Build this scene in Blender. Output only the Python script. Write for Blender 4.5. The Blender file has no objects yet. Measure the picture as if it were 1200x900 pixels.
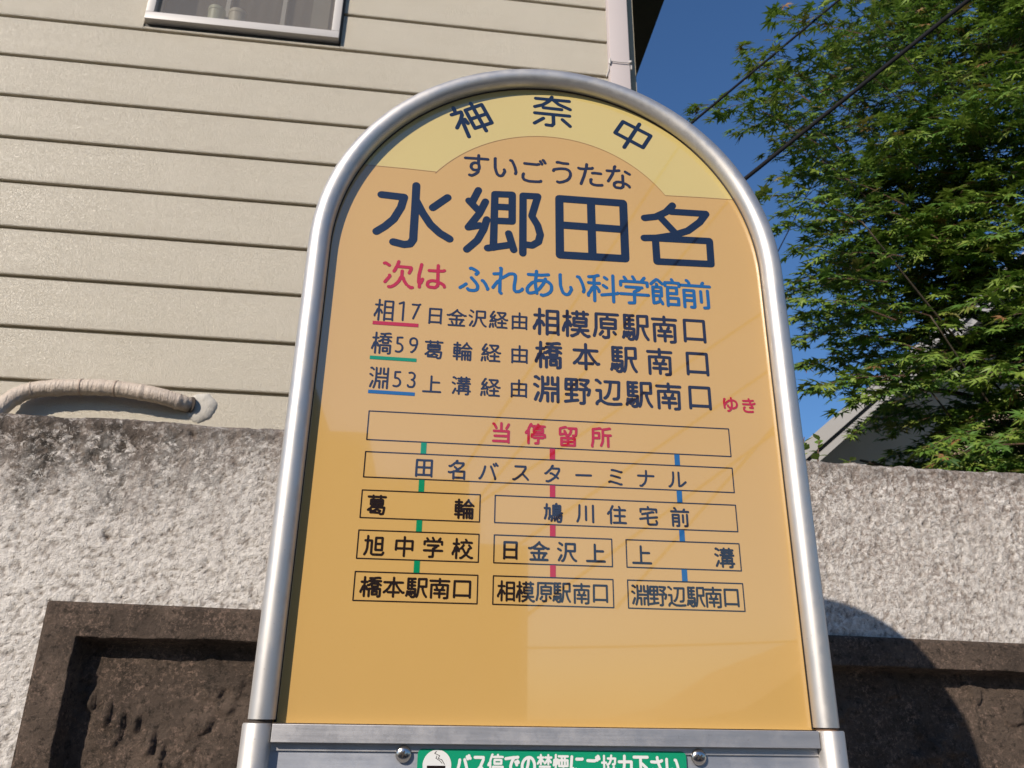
import bpy, bmesh, math, random
import numpy as np
from mathutils import Vector, Matrix, geometry

C = bpy.context.scene.collection
SC = bpy.context.scene
rad = math.radians

# ---------------------------------------------------------------- camera, sky, sun, exposure
cam_d = bpy.data.cameras.new("camera")
cam = bpy.data.objects.new("camera", cam_d)
C.objects.link(cam)
SC.camera = cam
cam_d.sensor_width = 36.0
cam_d.lens = 28.317
cam_d.clip_start = 0.02
cam_d.clip_end = 3000.0
CAMPOS = Vector((-0.10979, -0.69726, -0.41971))
yaw, pitch, roll = 0.10265, 0.38327, 0.01576
fwd = Vector((math.sin(yaw) * math.cos(pitch), math.cos(yaw) * math.cos(pitch), math.sin(pitch)))
right = Vector((math.cos(yaw), -math.sin(yaw), 0))
up = right.cross(fwd)
r2 = right * math.cos(roll) + up * math.sin(roll)
u2 = -right * math.sin(roll) + up * math.cos(roll)
M = Matrix((r2, u2, -fwd)).transposed().to_4x4()
M.translation = CAMPOS
cam.matrix_world = M
cam_d.dof.use_dof = True
cam_d.dof.focus_distance = 0.82
cam_d.dof.aperture_fstop = 22.0

SUN = Vector((-0.86, -1.0, 0.775)).normalized()      # towards the sun
elev = math.asin(SUN.z)
azim = math.atan2(SUN.x, SUN.y)
W = bpy.data.worlds.new("World")
SC.world = W
W.use_nodes = True
nt = W.node_tree
sky = nt.nodes.new("ShaderNodeTexSky")
sky.sky_type = 'NISHITA'
sky.sun_disc = False
sky.sun_elevation = elev
sky.sun_rotation = azim
sky.air_density = 1.25
sky.dust_density = 0.5
sky.ozone_density = 10.0
nt.nodes["Background"].inputs[1].default_value = 0.085
nt.links.new(sky.outputs[0], nt.nodes["Background"].inputs[0])
sl = bpy.data.lights.new("sun", 'SUN')
sl.energy = 4.0
sl.angle = rad(0.5)
sl.color = (1.0, 0.90, 0.78)
so = bpy.data.objects.new("sun", sl)
C.objects.link(so)
so.rotation_euler = SUN.to_track_quat('Z', 'Y').to_euler()
SC.view_settings.view_transform = 'Standard'
SC.view_settings.look = 'None'
SC.view_settings.exposure = 0.43
SC.view_settings.gamma = 1.0

# ---------------------------------------------------------------- data (millimetres on the sign face, stroke lists of the letters)
GLYPHS = {"す":"301337114314 14745875 89755875 58875875 53214414 58755858 5833613961475858 583358285624 44144314 44144314 5833483241333638344335503754415745595858","い":"687673757767 8528873583527865 77667767 77667767 77667865 77667865 18791778184521332522311735164017431950334840","ご":"778982818279 938488938694 257765767278 791778157314591340132916 29162816 29162816 22392034202424182816","う":"205322583862486360636661 6883528335863285 67616661 67616661 6761735676497640723065225115401235133314","た":"39883772 855765585757 127217703570 35703772 881686157114611556175220512351335334 587656743772 3570346229431915","な":"88648466 65576532 78697671 78697969 78697969 75717472 75717472 75717671 75717671 65326629 81687969 81687969 84668168 84668168 36723672 36723672 14713571326024451733 86178520772673286629 547544733873387839874189 74727472 662965175912561143124013361836213727443250336532","次":"61626143 941189108215 25093109401449235329 078411852278 82578769877486754576 53295430 53295430 38613862 38613862 38613760 38613760 6143654168327620 39633964 39633964 39633862 39633862 45764992 457643744065 40653964 40653964 254626431324 37603760 543058416143","は":"44677067 70857067 18121823 897085687067 71347067 71347231 21851550152916251823 263822261823 9117892381287231 723171206514621349144515412042284431503455357134","ふ":"55675666607061735975 744777468140 10202027 388440854484 89268827 89268827 892691229020 81408338 81408338 48824782 48824782 48824981 48824981 27332330 47824683 47824683 46834583 46834583 45834484 45834484 88278436 84368338 84368338 51805081 51805081 51805280 51805280 50814981 50814981 42545342 52805876 321836144713541459176122612958355441","れ":"318933883271 3408301230472948 96269422861777167419 12693271 32573271 325737584060 32572948 10251533 732072247235755775687371677357724362 294823451635","あ":"18764176 68656759 42884176 777955764176 43174222 4227412940353853 42274222 61476148 61476148 61476046 61476046 39574176 39573853 655955593957 65596759 655964536148 38533352295020401531152316201917231632184222 4227472852346046 561361117416822386318642844877556759","科":"51596152 80928034 55856280 933791358034 08652464 250825512452 09842586 46288033 40652464 379035902586 80088033 24642586 24522454 24522251 24522251 80338034 15411542 15411542 15411440 15411440 24542464 164318492050 16431542 16431542 22512151 22512151 21512050 21512050 14401439 14401439 245431523251 383838423350 072407291439","学":"3408490950145036 10365036 91365036 265966596758 73596758 479352845277 896489767377 737774828191 73775277 57485849 57485648 57485849 57485648 503650445447 52772777 64526758 62516452 62516050 62516452 56485547 56485547 60505949 60505949 55475447 55475447 59495849 59495849 1163117512762777 277727832290","館":"497149817182 32283420 24742665 699271887182 39123718 907190817182 55085512 13371351 55475666826682475547 55475532 375137642665 375137371337 55325512 34203619 37511351 37183619 37183619 135113642665 08741985 5532863286125512 4176288824892287 1337141320143420","前":"09773277 7208820984118463 64266460 15081529 917769776878 44294445 44291529 4445446115611545 44451545 15291545 728869846878 687866773277 3408420844104429 2493279231863277","相":"09712571 51085114 89098814 39712571 25082653 25922571 88148839 26532456 51635139 51395114 24562571 88638839 88145114 88635163 88395139 8863888751875163 2653335039413938 07250730144019532456","1":"2372427942084204","7":"10763975 161838683975 45783975 45784578","日":"21092215 79107815 22152251 2251228579857851 78517815 78512251 78152215","金":"046411631665 85425042 15425042 90115011 11115011 9664906380687668 31202826 50115042 16651766 16651766 28262827 28262827 506227632468 50625042 24681766 52935189 28272729 28272729 682075327833 272926302729 766872635062 766876706279 59815189 5189478740802468","沢":"21570964 159127842782 921090108613 12111720 64554555 64556548693677228315 21282229 21282229 21282127 21282127 17201721 17201721 22302331 22302331 22302229 22302229 23322433 23322433 23322331 23322331 20252026 20252026 20251822 18221721 18221721 21272026 21272026 24342433 24342433 270830093311392443394555 645586558756878845884555 24342434","経":"32553545 45106811 37183431 68476834 92106811 49346834 374036433545 11270710 45885388 22292412 40524550485160576661 87346834 53805388 53805478 53805478 15491342 27652464 666166636169 66617063 35451342 56755872 5388848885868480 33742866 84808379 84808379 09411342 68116834 56755478 56755478 70638379 175222582464 70637458845290509551 2464116411661270208224912893","由":"50925073 15081614 85098414 164415735073 16441614 50445014 50445073 50448444 50141614 50148414 84148444 844485735073 16445044","橋":"22922271 09712271 44886288 072607291035 3657415747625264 8790809164896288 91767676 220822532154 8007870889108941434142404208 41765676 33712271 76766077 21542271 56165630763076175616 10361137 10361137 10361035 10361035 915885627964 76767964 53655676 53657964 53655264 113716512154 56766077 62886077 3338334328512154 79647851545153635264","5":"0918171625162918 29183018 29183018 3018362338273933374130482550145114753676","9":"16182018322937393948 39482046144911520959106916742176277633743771406541533948","葛":"67826787 32923287 90876787 10873287 32823287 31213520 67926787 35143520 3514231423282131 52295333 786278727773247322722262 31492940 67873287 78622262 226222513149 3514651367097007800882108418863830392940 112517302131 52296822 35205229 78627852775033503149 294024372131 68226822","輪":"24932482 24082424 69936888 38242424 09822482 08242424 75097531 38822482 62096231 8408870888108831 48084831 105310682468 105310382438 376537682468 37653653 75316231 883188517551 88317531 54745269 483148516251 36532453 365337392438 62517551 24682482 62316251 8368806655665269 24532468 64856888 10532453 62314831 75517531 24532438 24382424 926686708368 62835878 376545655269 68887087847285718368","淵":"88918867 195810640864 691069378837 530953373537 35913667 699069678867 88088837 11131214 11131214 88528867 88523652 88528837 36523667 36523537 13171318 13171318 13171214 21361318 5490546853673667 109014912384 270931193537 11131113","3":"07240919141727173320 23472847 28473353 284730443442373637283422 3454365936673470307421771175","上":"09134613 46904660 84604660 91134613 46604613","溝":"92617461 09642058 74927485 7307810784098523 12112129 258415911290 50925085 87737473 90857485 93238523 38735073 35855085 32615061 40084023 31234023 62496260 8436854884496249 84366236 84368523 6249414940484036 50615073 50616260 62364036 62496236 23342232 85236224 74617473 74616260 74855085 62366224 50855073 62244023 21302231 21302231 21302129 21302129 40364023 74735073 22322231 22322231 74857473 23342334","模":"54925485 77927785 210821521953 91296929 91857785 39855485 54785485 21922173 09732173 37296029 07250833 77787785 31732173 21602173 21602757 21601953 445643684469856986688556 4456434544446443 09350834 09350834 60296330 855685446443 63306443 63306929 28552757 28552757 77855485 85564456 08340833 08340833 350936084009551759236029 324232482855 093515511953 69297023771590089510","原":"55785471 91871787163812210912 40104507570958145840 76278121 584034403455 584082408255 8255836982705471 345533705471 34558255 29173828","駅":"25322820 41742874 41592859 25103007380841134225 18171831 061309201032 42892888 81248025 81248025 81248123 81248123 28592874 12591274 125912442844 28592844 802574437355 73555755 82218222 82218222 127412892888 12742874 422543432844 28882874 82228123 82228123 12592859 4909521555295755 73558955898957885755 82219010 422537253431","南":"10835083 50105027 73275027 150815655066 50925083 90835083 64566252 70435943 28275027 375639513843 30433843 50433843 50435943 50435027 61516252 61516252 61515943 50835066 70078208841085655066","口":"83118319 16111619 1619178283828319 16198319","本":"27275027 73275027 89715971 50925071 10714071 50085027 40715071 50715971 50275071 942789267639645660665971 10261934294539644071","野":"6008690872107255 56557255 47362936 501835162916 11362936 081228152916 29362916 107111882988 10712971 107110542954 477147882988 29882971 82567255 47712971 29712954 29542936 853787388944915491558256 2954465447554771 776481618256 6174647470707469868287875888","辺":"38855785 095422542222 362938294536514855665785 67277928833486855785 228012890889 2222131609110908 22223414451067099111","ゆ":"374337393936 192718381845 56885774 21473363 21472046 21472046 18451746176319802281 18452046 532747294332 577446723766 5527583959525774 55275327 3610421051195327 5774687474728068856187498439783166265527","き":"205658566157 56377236714165506457 846381606457 2838253723332324251930144411651269127014 22765477 53885477 57767680 57765477 57766157 61576457","当":"148918872281 17575057 73707878 83088212 21358235 15128212 50925057 27712379 82128235 823583575057 23792281 23792281 79808388 79807879 79807879 78797878 78797878","停":"83336333 62926485 085308551058 190819631864 43336333 9237914735473437 36846485 91846485 3193299220741864 500862096333 13621864 475943594372447379738372835982594759","留":"53876587 735583558557876588876587 50275043 47564855 50115027 445645564554 45544855 212721435043 21275027 50278027 445643554554 44564554 485552555659 658763705962 5043794380428027 357539684063 429138921886158415584063 501121112127 501180118027 406342624456","所":"80098058 0907081112271345 92598058 13451368 57598058 5759563253234812 1368406840451345 478842893487148413821368 898987907887598457825759","田":"87098615 13091315 86158651 135114864985 13511315 49518651 865186864985 49514915 49151315 49158615 49514985 13514951","名":"063912372941 29082913 81088113 8113814342434144 81132913 39844083768376766867 29132941 455351546261 294130434144 469443933984 39843382267514670868 346442584553 45534144","バ":"357431552539 958091828790 81787686 18242028 18241723 18241723 21312232 21312232 21312130 21312130 23342335 23342335 23342233 23342233 21302029 21302029 72547255 72547255 25392538 25392538 25382335 22332232 22332232 20292028 20292028 63757255 841585197254 172312160916","ス":"2278717871696865 574358496762 67636864 67636864 67636762 67636762 68656864 68656864 574376248316 342518151216 362753425743","タ":"7430673664386540 191428133818 5089488944834376 62386540 70496540 38183918 38183918 62385832 73547965807379764376 73547353 73547353 437640753872 71507353 71507049 71507049 40193918 40193918 38524452604262396238 40195530 1351165119533771","ー":"14508551","ミ":"76167115562023281625 6947375529572656 78757474488134833083","ナ":"88625362 53865362 14625362 231431144124 53625249504047324325","ル":"101513152224283731593183 89387223651957185783","鳩":"41114626 4134413338313330 2919302432273330 19901871 09711871 571258155625 691670186627 71097307830786098818903750375049 92495049 77287925 84728483838464846385 84725072 8472846283605060 50495060 112317421871 11231122 11231122 638564926693 6385628450845072 187133713330 50605072 11221021 11221021 10211021","川":"2087194117281316 85878508 09091214 51175182 12151316 12151316 12151214 12151214","住":"93116412 0853095513612065 31912884 41446444 88446444 38736473 91736473 220822632065 65826288 35116412 27832884 27832884 27832782 27832782 25782579 25782579 64736444 26802681 26802681 26802579 26802579 64446412 27822681 27822681 62886288 257823752065","宅":"09354540 48935183 195838624562 90454540 862789218814851055094811 7468686948644562 886988825183 126912825183 45404562 45404613","旭":"20922072 09722072 0810152219382072 8558858556855658 8558853156315658 56588558 2072387238173914 92208812841046104013","中":"86358641 50925075 50085041 13351341 507586758641 50415075 50411341 134114755075 86415041","校":"44786679 10722271 23932372 230823552157 91786679 343934453052 825278507541 4109430948116525 42514654 34722372 649167876679 74397540 74397540 74397438 74397438 702267266525 65256829 68297438 21572258 75417540 75417540 305328562258 30533052 30533052 23722271 22712258 941189107617 07250730134117542157 79668855 46545250623166286829 55674654","で":"1274507859796078 77517555 83806078 81668562 75557556 75557556 46594558 46594558 696272617556 856286608562 6078587450664659 45584147413846265320591670137615","の":"5016551459146817 75228026 75227018 75227018 18262123262131223424 18261628 18261628 70186918 70186918 4135485651735180 41354034 41354034 69186817 69186817 39324033 39324033 39323931 39323931 40344033 40344033 39313526 16281338134714542065 5180397829732469 812885358641865581667573697760805180","禁":"715871786978 719271817281 898374837281 10335033 27582775 5383688370817281 80482148 41832782 90335033 27922782 11832782 37074808490950125033 72816978 80718665 26762782 26762775 27753374 697872787675 436841683473 506152616775 662372238412 262213100910 2676227415650960","煙":"91877387 20921933 88316431 37875587 075310621173 31752658 92106411 64416431 080508101215 40316431 34106411 12161317 12161317 12161215 12161215 64116431 193318321318 193323312921 55727372 55725650 73875587 73877372 13181317 13181317 73507372 73505650 7350895089727372 5650395039725572 55875572 29212921","に":"230919131924 837680754975 21841646162817251924 273923271924 8618751760175218472145254536","協":"20922066 81078808901291417641 77517641 20082066 08662066 44514441 67417641 43826082 34414441 32662066 649363936282 60826282 60825974 59745873 59745873 764174276813 48075308561257414441 72608160846387826282 39594158496255685873 444140233512","力":"45924470 12704470 34323534 34323534 363542514470 36353534 36353534 09101209191429243432 591067087409771080138221843686704470","下":"09854885 48084860 90854885 59585858 59585858 48854860 585855604860 83435958","さ":"207144705971 627179748376 62715971 597155875688 57427441734663636271 2641233523262520291638134612691372137315","水":"509250685161 38084909501250605161 952190208524 5161565959546352 1167356735643046243511200720 822665456352 635265538069","郷":"325130432740 611162165921 8122882391279141884983589187898871887108 543658255921 25652972 3970408859885970 39705970 39703951 23252426 23252426 592146173916 39513916 12121818 24272528 24272528 24272426 24272426 13721271 13721271 25652364 25652364 274028362528 127110642364 36133916 249221911372 597059513951 232522232325 36133613 236422581346124024412740","神":"67086735 46314635 67926777 220822472148 09763475336925572351 67568856 465646776777 46564635 23512148 235129493146 885689776777 67354635 67776756 67564656 67356756 885689366735 2148134408390736","奈":"90806379 10803779 33103707490850125038 17395038 82395038 96538952 479344884280 7161685732572763 37794280 7161716664736379 24612763 89528853 89528853 63794280 10512360 682671268611 091213122220 377936732763 885374637161"}
LINES = [["ink",1.61,[["す",-78.9,110.9,31.95,34.58],["い",-48.07,111.03,32.22,34.7],["ご",-17.56,110.35,32.47,34.8],["う",12.33,110.69,32.73,34.92],["た",42.97,110.85,33.0,35.05],["な",73.61,110.34,33.26,35.15]]],["red",1.67,[["次",-151.41,-25.52,33.12,34.53],["は",-118.58,-25.42,33.42,34.67]]],["blue",1.7,[["ふ",-76.76,-25.61,33.81,34.83],["れ",-43.35,-24.93,34.13,34.99],["あ",-11.62,-25.06,34.42,35.12],["い",21.47,-24.73,34.74,35.27],["科",52.95,-25.79,35.01,35.37],["学",85.14,-25.46,35.32,35.51],["館",117.29,-25.64,35.62,35.64],["前",149.24,-25.66,35.93,35.77]]],["ink",0.95,[["相",-162.43,-65.54,20.9,25.86],["1",-146.12,-65.5,20.99,25.91],["7",-131.82,-64.96,21.08,25.97]]],["ink",0.96,[["日",-113.13,-68.73,19.13,20.27],["金",-92.51,-68.87,19.24,20.32],["沢",-72.06,-68.48,19.35,20.38],["経",-51.65,-68.28,19.46,20.44],["由",-31.14,-68.45,19.57,20.48]]],["ink",0.94,[["橋",-162.1,-100.51,20.55,25.0],["5",-145.39,-101.04,20.64,25.04],["9",-132.13,-100.8,20.72,25.09]]],["ink",0.95,[["葛",-112.73,-104.19,19.8,20.69],["輪",-85.39,-104.24,19.95,20.76],["経",-58.21,-103.95,20.11,20.83],["由",-30.74,-104.01,20.26,20.9]]],["ink",0.92,[["淵",-162.12,-136.16,20.19,24.15],["5",-145.18,-136.36,20.28,24.19],["3",-131.98,-136.27,20.36,24.24]]],["ink",0.93,[["上",-112.61,-139.43,19.46,19.99],["溝",-85.26,-139.57,19.61,20.06],["経",-57.82,-139.53,19.76,20.12],["由",-30.91,-139.28,19.91,20.2]]],["ink",1.56,[["相",-4.79,-67.3,28.9,31.83],["模",24.89,-67.52,29.14,31.94],["原",54.77,-67.92,29.37,32.04],["駅",84.36,-67.8,29.6,32.16],["南",113.99,-67.69,29.84,32.27],["口",144.53,-67.53,30.09,32.4]]],["ink",1.54,[["橋",-2.67,-102.87,28.43,30.78],["本",34.41,-102.35,28.73,30.93],["駅",71.12,-103.32,29.01,31.04],["南",107.16,-103.27,29.29,31.18],["口",144.88,-103.31,29.59,31.32]]],["ink",1.51,[["淵",-4.88,-138.39,27.93,29.72],["野",25.11,-138.94,28.16,29.82],["辺",55.18,-138.45,28.4,29.94],["駅",84.76,-139.05,28.62,30.04],["南",114.09,-138.97,28.85,30.15],["口",144.8,-139.01,29.09,30.26]]],["red",1.05,[["ゆ",174.96,-144.03,18.27,17.24],["き",193.38,-144.16,18.36,17.28]]],["red",1.24,[["当",-47.02,-183.93,20.65,21.63],["停",-14.98,-183.47,20.84,21.73],["留",15.71,-184.33,21.02,21.79],["所",46.98,-183.93,21.2,21.89]]],["ink",0.98,[["田",-115.42,-220.89,18.47,19.19],["名",-86.38,-221.0,18.62,19.26],["バ",-57.58,-220.96,18.78,19.33],["ス",-28.41,-221.56,18.93,19.39],["タ",0.51,-220.75,19.09,19.48],["ー",29.49,-221.06,19.24,19.55],["ミ",58.99,-221.52,19.4,19.61],["ナ",87.54,-221.38,19.56,19.69],["ル",117.18,-221.21,19.72,19.77]]],["dark",1.02,[["葛",-154.82,-255.91,18.47,18.96],["輪",-78.16,-256.5,18.88,19.15]]],["ink",0.99,[["鳩",1.37,-256.73,18.74,18.77],["川",30.22,-256.45,18.9,18.85],["住",59.14,-256.41,19.06,18.92],["宅",88.29,-256.13,19.22,19.0],["前",117.49,-256.25,19.37,19.07]]],["dark",1.0,[["旭",-154.15,-291.21,19.03,19.17],["中",-128.66,-291.35,19.17,19.23],["学",-103.75,-291.22,19.31,19.3],["校",-78.35,-291.52,19.45,19.36]]],["dark",1.03,[["日",-36.65,-291.57,18.76,18.56],["金",-11.56,-291.15,18.9,18.63],["沢",13.41,-291.35,19.03,18.69],["上",39.01,-291.23,19.17,18.75]]],["dark",0.99,[["上",80.51,-291.32,19.59,19.04],["溝",156.21,-291.51,20.01,19.23]]],["dark",0.98,[["橋",-154.43,-326.08,19.54,18.46],["本",-135.04,-325.79,19.66,18.51],["駅",-116.1,-325.94,19.77,18.56],["南",-96.64,-325.8,19.88,18.61],["口",-77.49,-325.95,19.99,18.66]]],["dark",0.9,[["相",-39.79,-326.14,16.86,19.02],["模",-23.15,-326.38,16.94,19.06],["原",-6.59,-326.33,17.02,19.1],["駅",8.26,-326.33,17.09,19.14],["南",25.71,-326.55,17.18,19.18],["口",42.2,-326.08,17.26,19.23]]],["dark",0.93,[["淵",77.36,-326.38,17.43,19.32],["野",93.3,-326.65,17.51,19.36],["辺",110.09,-326.62,17.6,19.4],["駅",126.96,-326.58,17.68,19.45],["南",143.14,-326.41,17.76,19.49],["口",159.38,-326.4,17.85,19.53]]]]
TRACED = [["navy",4.1,"水",[[[-174.69,65.69],[-151.59,64.55],[-153.95,52.02],[-160.37,37.42],[-168.33,28.42],[-176.38,21.68]],[[-140.06,80.01],[-139.6,50.46],[-139.51,22.57],[-139.38,15.26],[-142.17,9.94],[-148.31,8.72],[-159.0,10.92]],[[-139.32,61.85],[-131.81,47.38],[-123.17,34.11],[-113.24,24.77],[-103.19,18.8]],[[-107.28,68.17],[-121.85,54.48]]]],["navy",3.84,"郷",[[[-75.79,80.12],[-81.65,65.11]],[[-85.25,66.32],[-75.87,56.07]],[[-68.09,66.71],[-74.12,51.48],[-84.78,34.21],[-73.22,37.44]],[[-66.22,45.17],[-69.1,33.12],[-75.07,19.65],[-85.44,8.19]],[[-58.56,76.83],[-58.69,12.37]],[[-58.56,76.83],[-40.39,77.71],[-40.07,44.97],[-57.82,44.39]],[[-58.21,61.45],[-40.32,61.88]],[[-64.53,11.34],[-40.78,17.13]],[[-43.39,30.25],[-37.99,11.48]],[[-29.04,77.57],[-28.69,8.2]],[[-29.04,77.57],[-13.54,78.01],[-19.68,53.37],[-13.6,42.51],[-10.82,31.47],[-12.74,22.94],[-19.16,18.15],[-26.87,18.63]]]],["navy",4.32,"田",[[[9.23,77.42],[77.51,77.68],[77.27,10.29],[9.37,9.31],[9.23,77.42]],[[42.9,77.32],[43.02,9.97]],[[9.32,45.12],[77.29,45.18]]]],["navy",3.87,"名",[[[131.25,79.71],[123.56,70.79],[112.16,63.94],[99.72,61.31]],[[128.71,71.63],[167.2,72.25],[159.52,61.23],[145.93,49.44],[128.61,42.24],[111.61,37.97],[98.21,36.67]],[[116.41,64.31],[132.17,45.4]],[[111.58,37.4],[168.48,38.67],[167.95,10.93],[110.42,9.57],[110.22,36.91]]]],["navy",2.21,"神",[[[-106.1,183.75],[-104.03,178.58]],[[-107.79,174.34],[-97.9,179.24],[-96.53,175.54],[-97.49,168.56],[-101.1,157.55]],[[-96.94,170.14],[-87.91,147.33]],[[-93.24,169.77],[-89.74,164.8]],[[-93.07,182.07],[-75.76,191.7],[-63.97,168.27],[-81.82,159.1],[-93.07,182.07]],[[-87.12,170.72],[-69.72,179.95]],[[-87.59,191.97],[-69.73,157.03]]]],["navy",2.07,"奈",[[[-16.14,206.88],[21.34,206.56]],[[1.94,210.46],[-1.27,204.56],[-8.26,198.74],[-17.11,195.42]],[[2.56,207.35],[9.54,201.0],[22.22,195.28]],[[-7.63,194.88],[12.67,194.25]],[[-17.08,186.83],[21.47,186.28]],[[3.36,186.22],[3.68,173.85],[1.79,171.34],[-4.49,171.76]],[[-7.62,180.38],[-17.39,172.87]],[[13.44,180.6],[21.93,172.37]]]],["navy",2.26,"中",[[[81.46,185.14],[111.9,168.86],[102.45,152.17],[72.06,169.01],[81.46,185.14]],[[99.93,183.56],[81.55,150.45]]]]]
SPRAYS = [[1.029,2.23,2.231,1.596,2.42,2.316],[1.226,2.075,2.478,1.725,2.155,2.417],[1.437,2.436,2.756,2.161,2.729,2.748],[1.346,1.975,2.559,1.712,1.889,2.415],[1.06,1.931,2.031,1.476,1.973,1.847],[1.191,1.918,2.067,1.584,1.969,1.809],[1.433,2.289,2.142,1.775,2.243,1.87],[1.698,2.306,3.008,2.272,2.431,2.909],[1.661,1.914,2.666,2.061,2.022,2.332],[1.221,2.056,1.627,1.682,2.084,1.549],[1.295,2.07,1.498,1.775,2.251,1.576],[1.36,2.164,1.277,1.727,2.051,1.241],[1.475,2.227,1.362,2.029,2.456,1.42],[1.326,2.084,1.142,1.704,2.006,1.041],[1.349,2.133,1.091,2.031,2.448,1.216],[1.5,2.486,1.155,2.077,2.655,1.28],[1.49,2.442,1.009,2.138,2.707,1.206],[1.328,2.127,0.763,1.678,1.978,0.788],[1.492,2.292,0.821,2.037,2.399,0.962],[1.442,2.117,1.359,1.818,2.041,1.364],[1.724,2.144,2.152,2.099,2.202,1.943],[1.527,2.062,1.761,1.85,2.022,1.609],[1.57,2.175,0.751,2.142,2.448,0.926],[1.808,2.252,1.785,2.116,2.208,1.576],[1.733,2.067,0.511,2.094,2.117,0.649],[1.746,2.023,0.448,2.073,1.934,0.519],[1.539,2.208,1.049,1.824,2.056,0.94],[1.612,2.19,1.227,1.987,2.189,1.171],[2.043,2.325,0.623,2.536,2.535,0.94],[1.53,2.315,1.972,1.92,2.494,1.962],[1.641,2.124,2.535,2.153,2.292,2.428],[1.623,2.104,0.874,2.047,2.219,0.988],[1.363,2.095,1.402,1.652,2.14,1.411],[1.193,1.937,2.202,1.407,1.87,1.98],[1.627,2.483,2.736,1.988,2.41,2.403]]


# ---------------------------------------------------------------- helpers
def link(o, parent=None):
    C.objects.link(o)
    if parent is not None:
        o.parent = parent
    return o

def empty(name, loc, label, cat, rotz=0, group=None):
    o = bpy.data.objects.new(name, None)
    o.empty_display_size = 0.1
    o.location = loc
    o.rotation_euler = (0, 0, rotz)
    o["label"] = label
    o["category"] = cat
    if group:
        o["group"] = group
    C.objects.link(o)
    return o

def tag(o, label, cat, group=None):
    o["label"] = label
    o["category"] = cat
    if group:
        o["group"] = group
    return o

def mesh_obj(name, verts, faces, m, parent=None, smooth=False, auto=None):
    me = bpy.data.meshes.new(name)
    me.from_pydata([tuple(v) for v in verts], [], faces)
    me.update()
    if m is not None:
        me.materials.append(m)
    if smooth:
        me.polygons.foreach_set("use_smooth", [True] * len(me.polygons))
    if auto is not None:
        me.set_sharp_from_angle(angle=rad(auto))
    return link(bpy.data.objects.new(name, me), parent)

def bm_obj(name, bm, m, parent=None, smooth=False, auto=None):
    me = bpy.data.meshes.new(name)
    bmesh.ops.recalc_face_normals(bm, faces=bm.faces)
    bm.to_mesh(me)
    bm.free()
    if m is not None:
        me.materials.append(m)
    if smooth or auto is not None:
        me.polygons.foreach_set("use_smooth", [True] * len(me.polygons))
    if auto is not None:
        me.set_sharp_from_angle(angle=rad(auto))
    return link(bpy.data.objects.new(name, me), parent)

def box(bm, x0, x1, y0, y1, z0, z1, bevel=0.0):
    vs = [bm.verts.new((x, y, z)) for x in (x0, x1) for y in (y0, y1) for z in (z0, z1)]
    fs = [(0, 1, 3, 2), (4, 6, 7, 5), (0, 4, 5, 1), (2, 3, 7, 6), (0, 2, 6, 4), (1, 5, 7, 3)]
    faces = [bm.faces.new([vs[i] for i in f]) for f in fs]
    if bevel > 0:
        es = list({e for f in faces for e in f.edges})
        bmesh.ops.bevel(bm, geom=es, offset=bevel, segments=2, profile=0.6, affect='EDGES')

def box_obj(name, b, m, parent=None, bevel=0.0):
    bm = bmesh.new()
    box(bm, *b, bevel=bevel)
    return bm_obj(name, bm, m, parent, auto=35 if bevel else None)

def sweep(pts, r, seg=16, caps=True, ref=None):
    """tube along a polyline; r is a number or a list"""
    P = [Vector(p) for p in pts]
    n = len(P)
    rs = r if isinstance(r, (list, tuple)) else [r] * n
    V = []
    F = []
    N = None
    for i in range(n):
        t = (P[min(i + 1, n - 1)] - P[max(i - 1, 0)]).normalized()
        if N is None:
            a = Vector(ref) if ref else (Vector((0, 0, 1)) if abs(t.z) < 0.9 else Vector((1, 0, 0)))
            N = (a - t * a.dot(t)).normalized()
        else:
            N = (N - t * N.dot(t)).normalized()
        B = t.cross(N)
        for k in range(seg):
            a = 2 * math.pi * k / seg
            V.append(P[i] + (N * math.cos(a) + B * math.sin(a)) * rs[i])
    for i in range(n - 1):
        for k in range(seg):
            k2 = (k + 1) % seg
            F.append((i * seg + k, i * seg + k2, (i + 1) * seg + k2, (i + 1) * seg + k))
    if caps:
        F.append(tuple(range(seg - 1, -1, -1)))
        F.append(tuple((n - 1) * seg + k for k in range(seg)))
    return V, F

def tube(name, pts, r, m, parent=None, seg=16):
    V, F = sweep(pts, r, seg)
    return mesh_obj(name, V, F, m, parent, auto=50, smooth=True)

def arch_outline(a, zc, zb, n=48):
    """closed outline of a round-headed shape (x, z)"""
    pts = [(-a, zb)]
    for i in range(n + 1):
        t = math.pi * i / n
        pts.append((-a * math.cos(t), zc + a * math.sin(t)))
    pts.append((a, zb))
    return pts

def extrude_xz(name, outline, y0, y1, m, parent=None):
    n = len(outline)
    V = [(x, y0, z) for x, z in outline] + [(x, y1, z) for x, z in outline]
    F = [tuple(range(n)), tuple(range(2 * n - 1, n - 1, -1))]
    F += [(i, (i + 1) % n, n + (i + 1) % n, n + i) for i in range(n)]
    bm = bmesh.new()
    vs = [bm.verts.new(v) for v in V]
    for f in F:
        bm.faces.new([vs[i] for i in f])
    return bm_obj(name, bm, m, parent)

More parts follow.
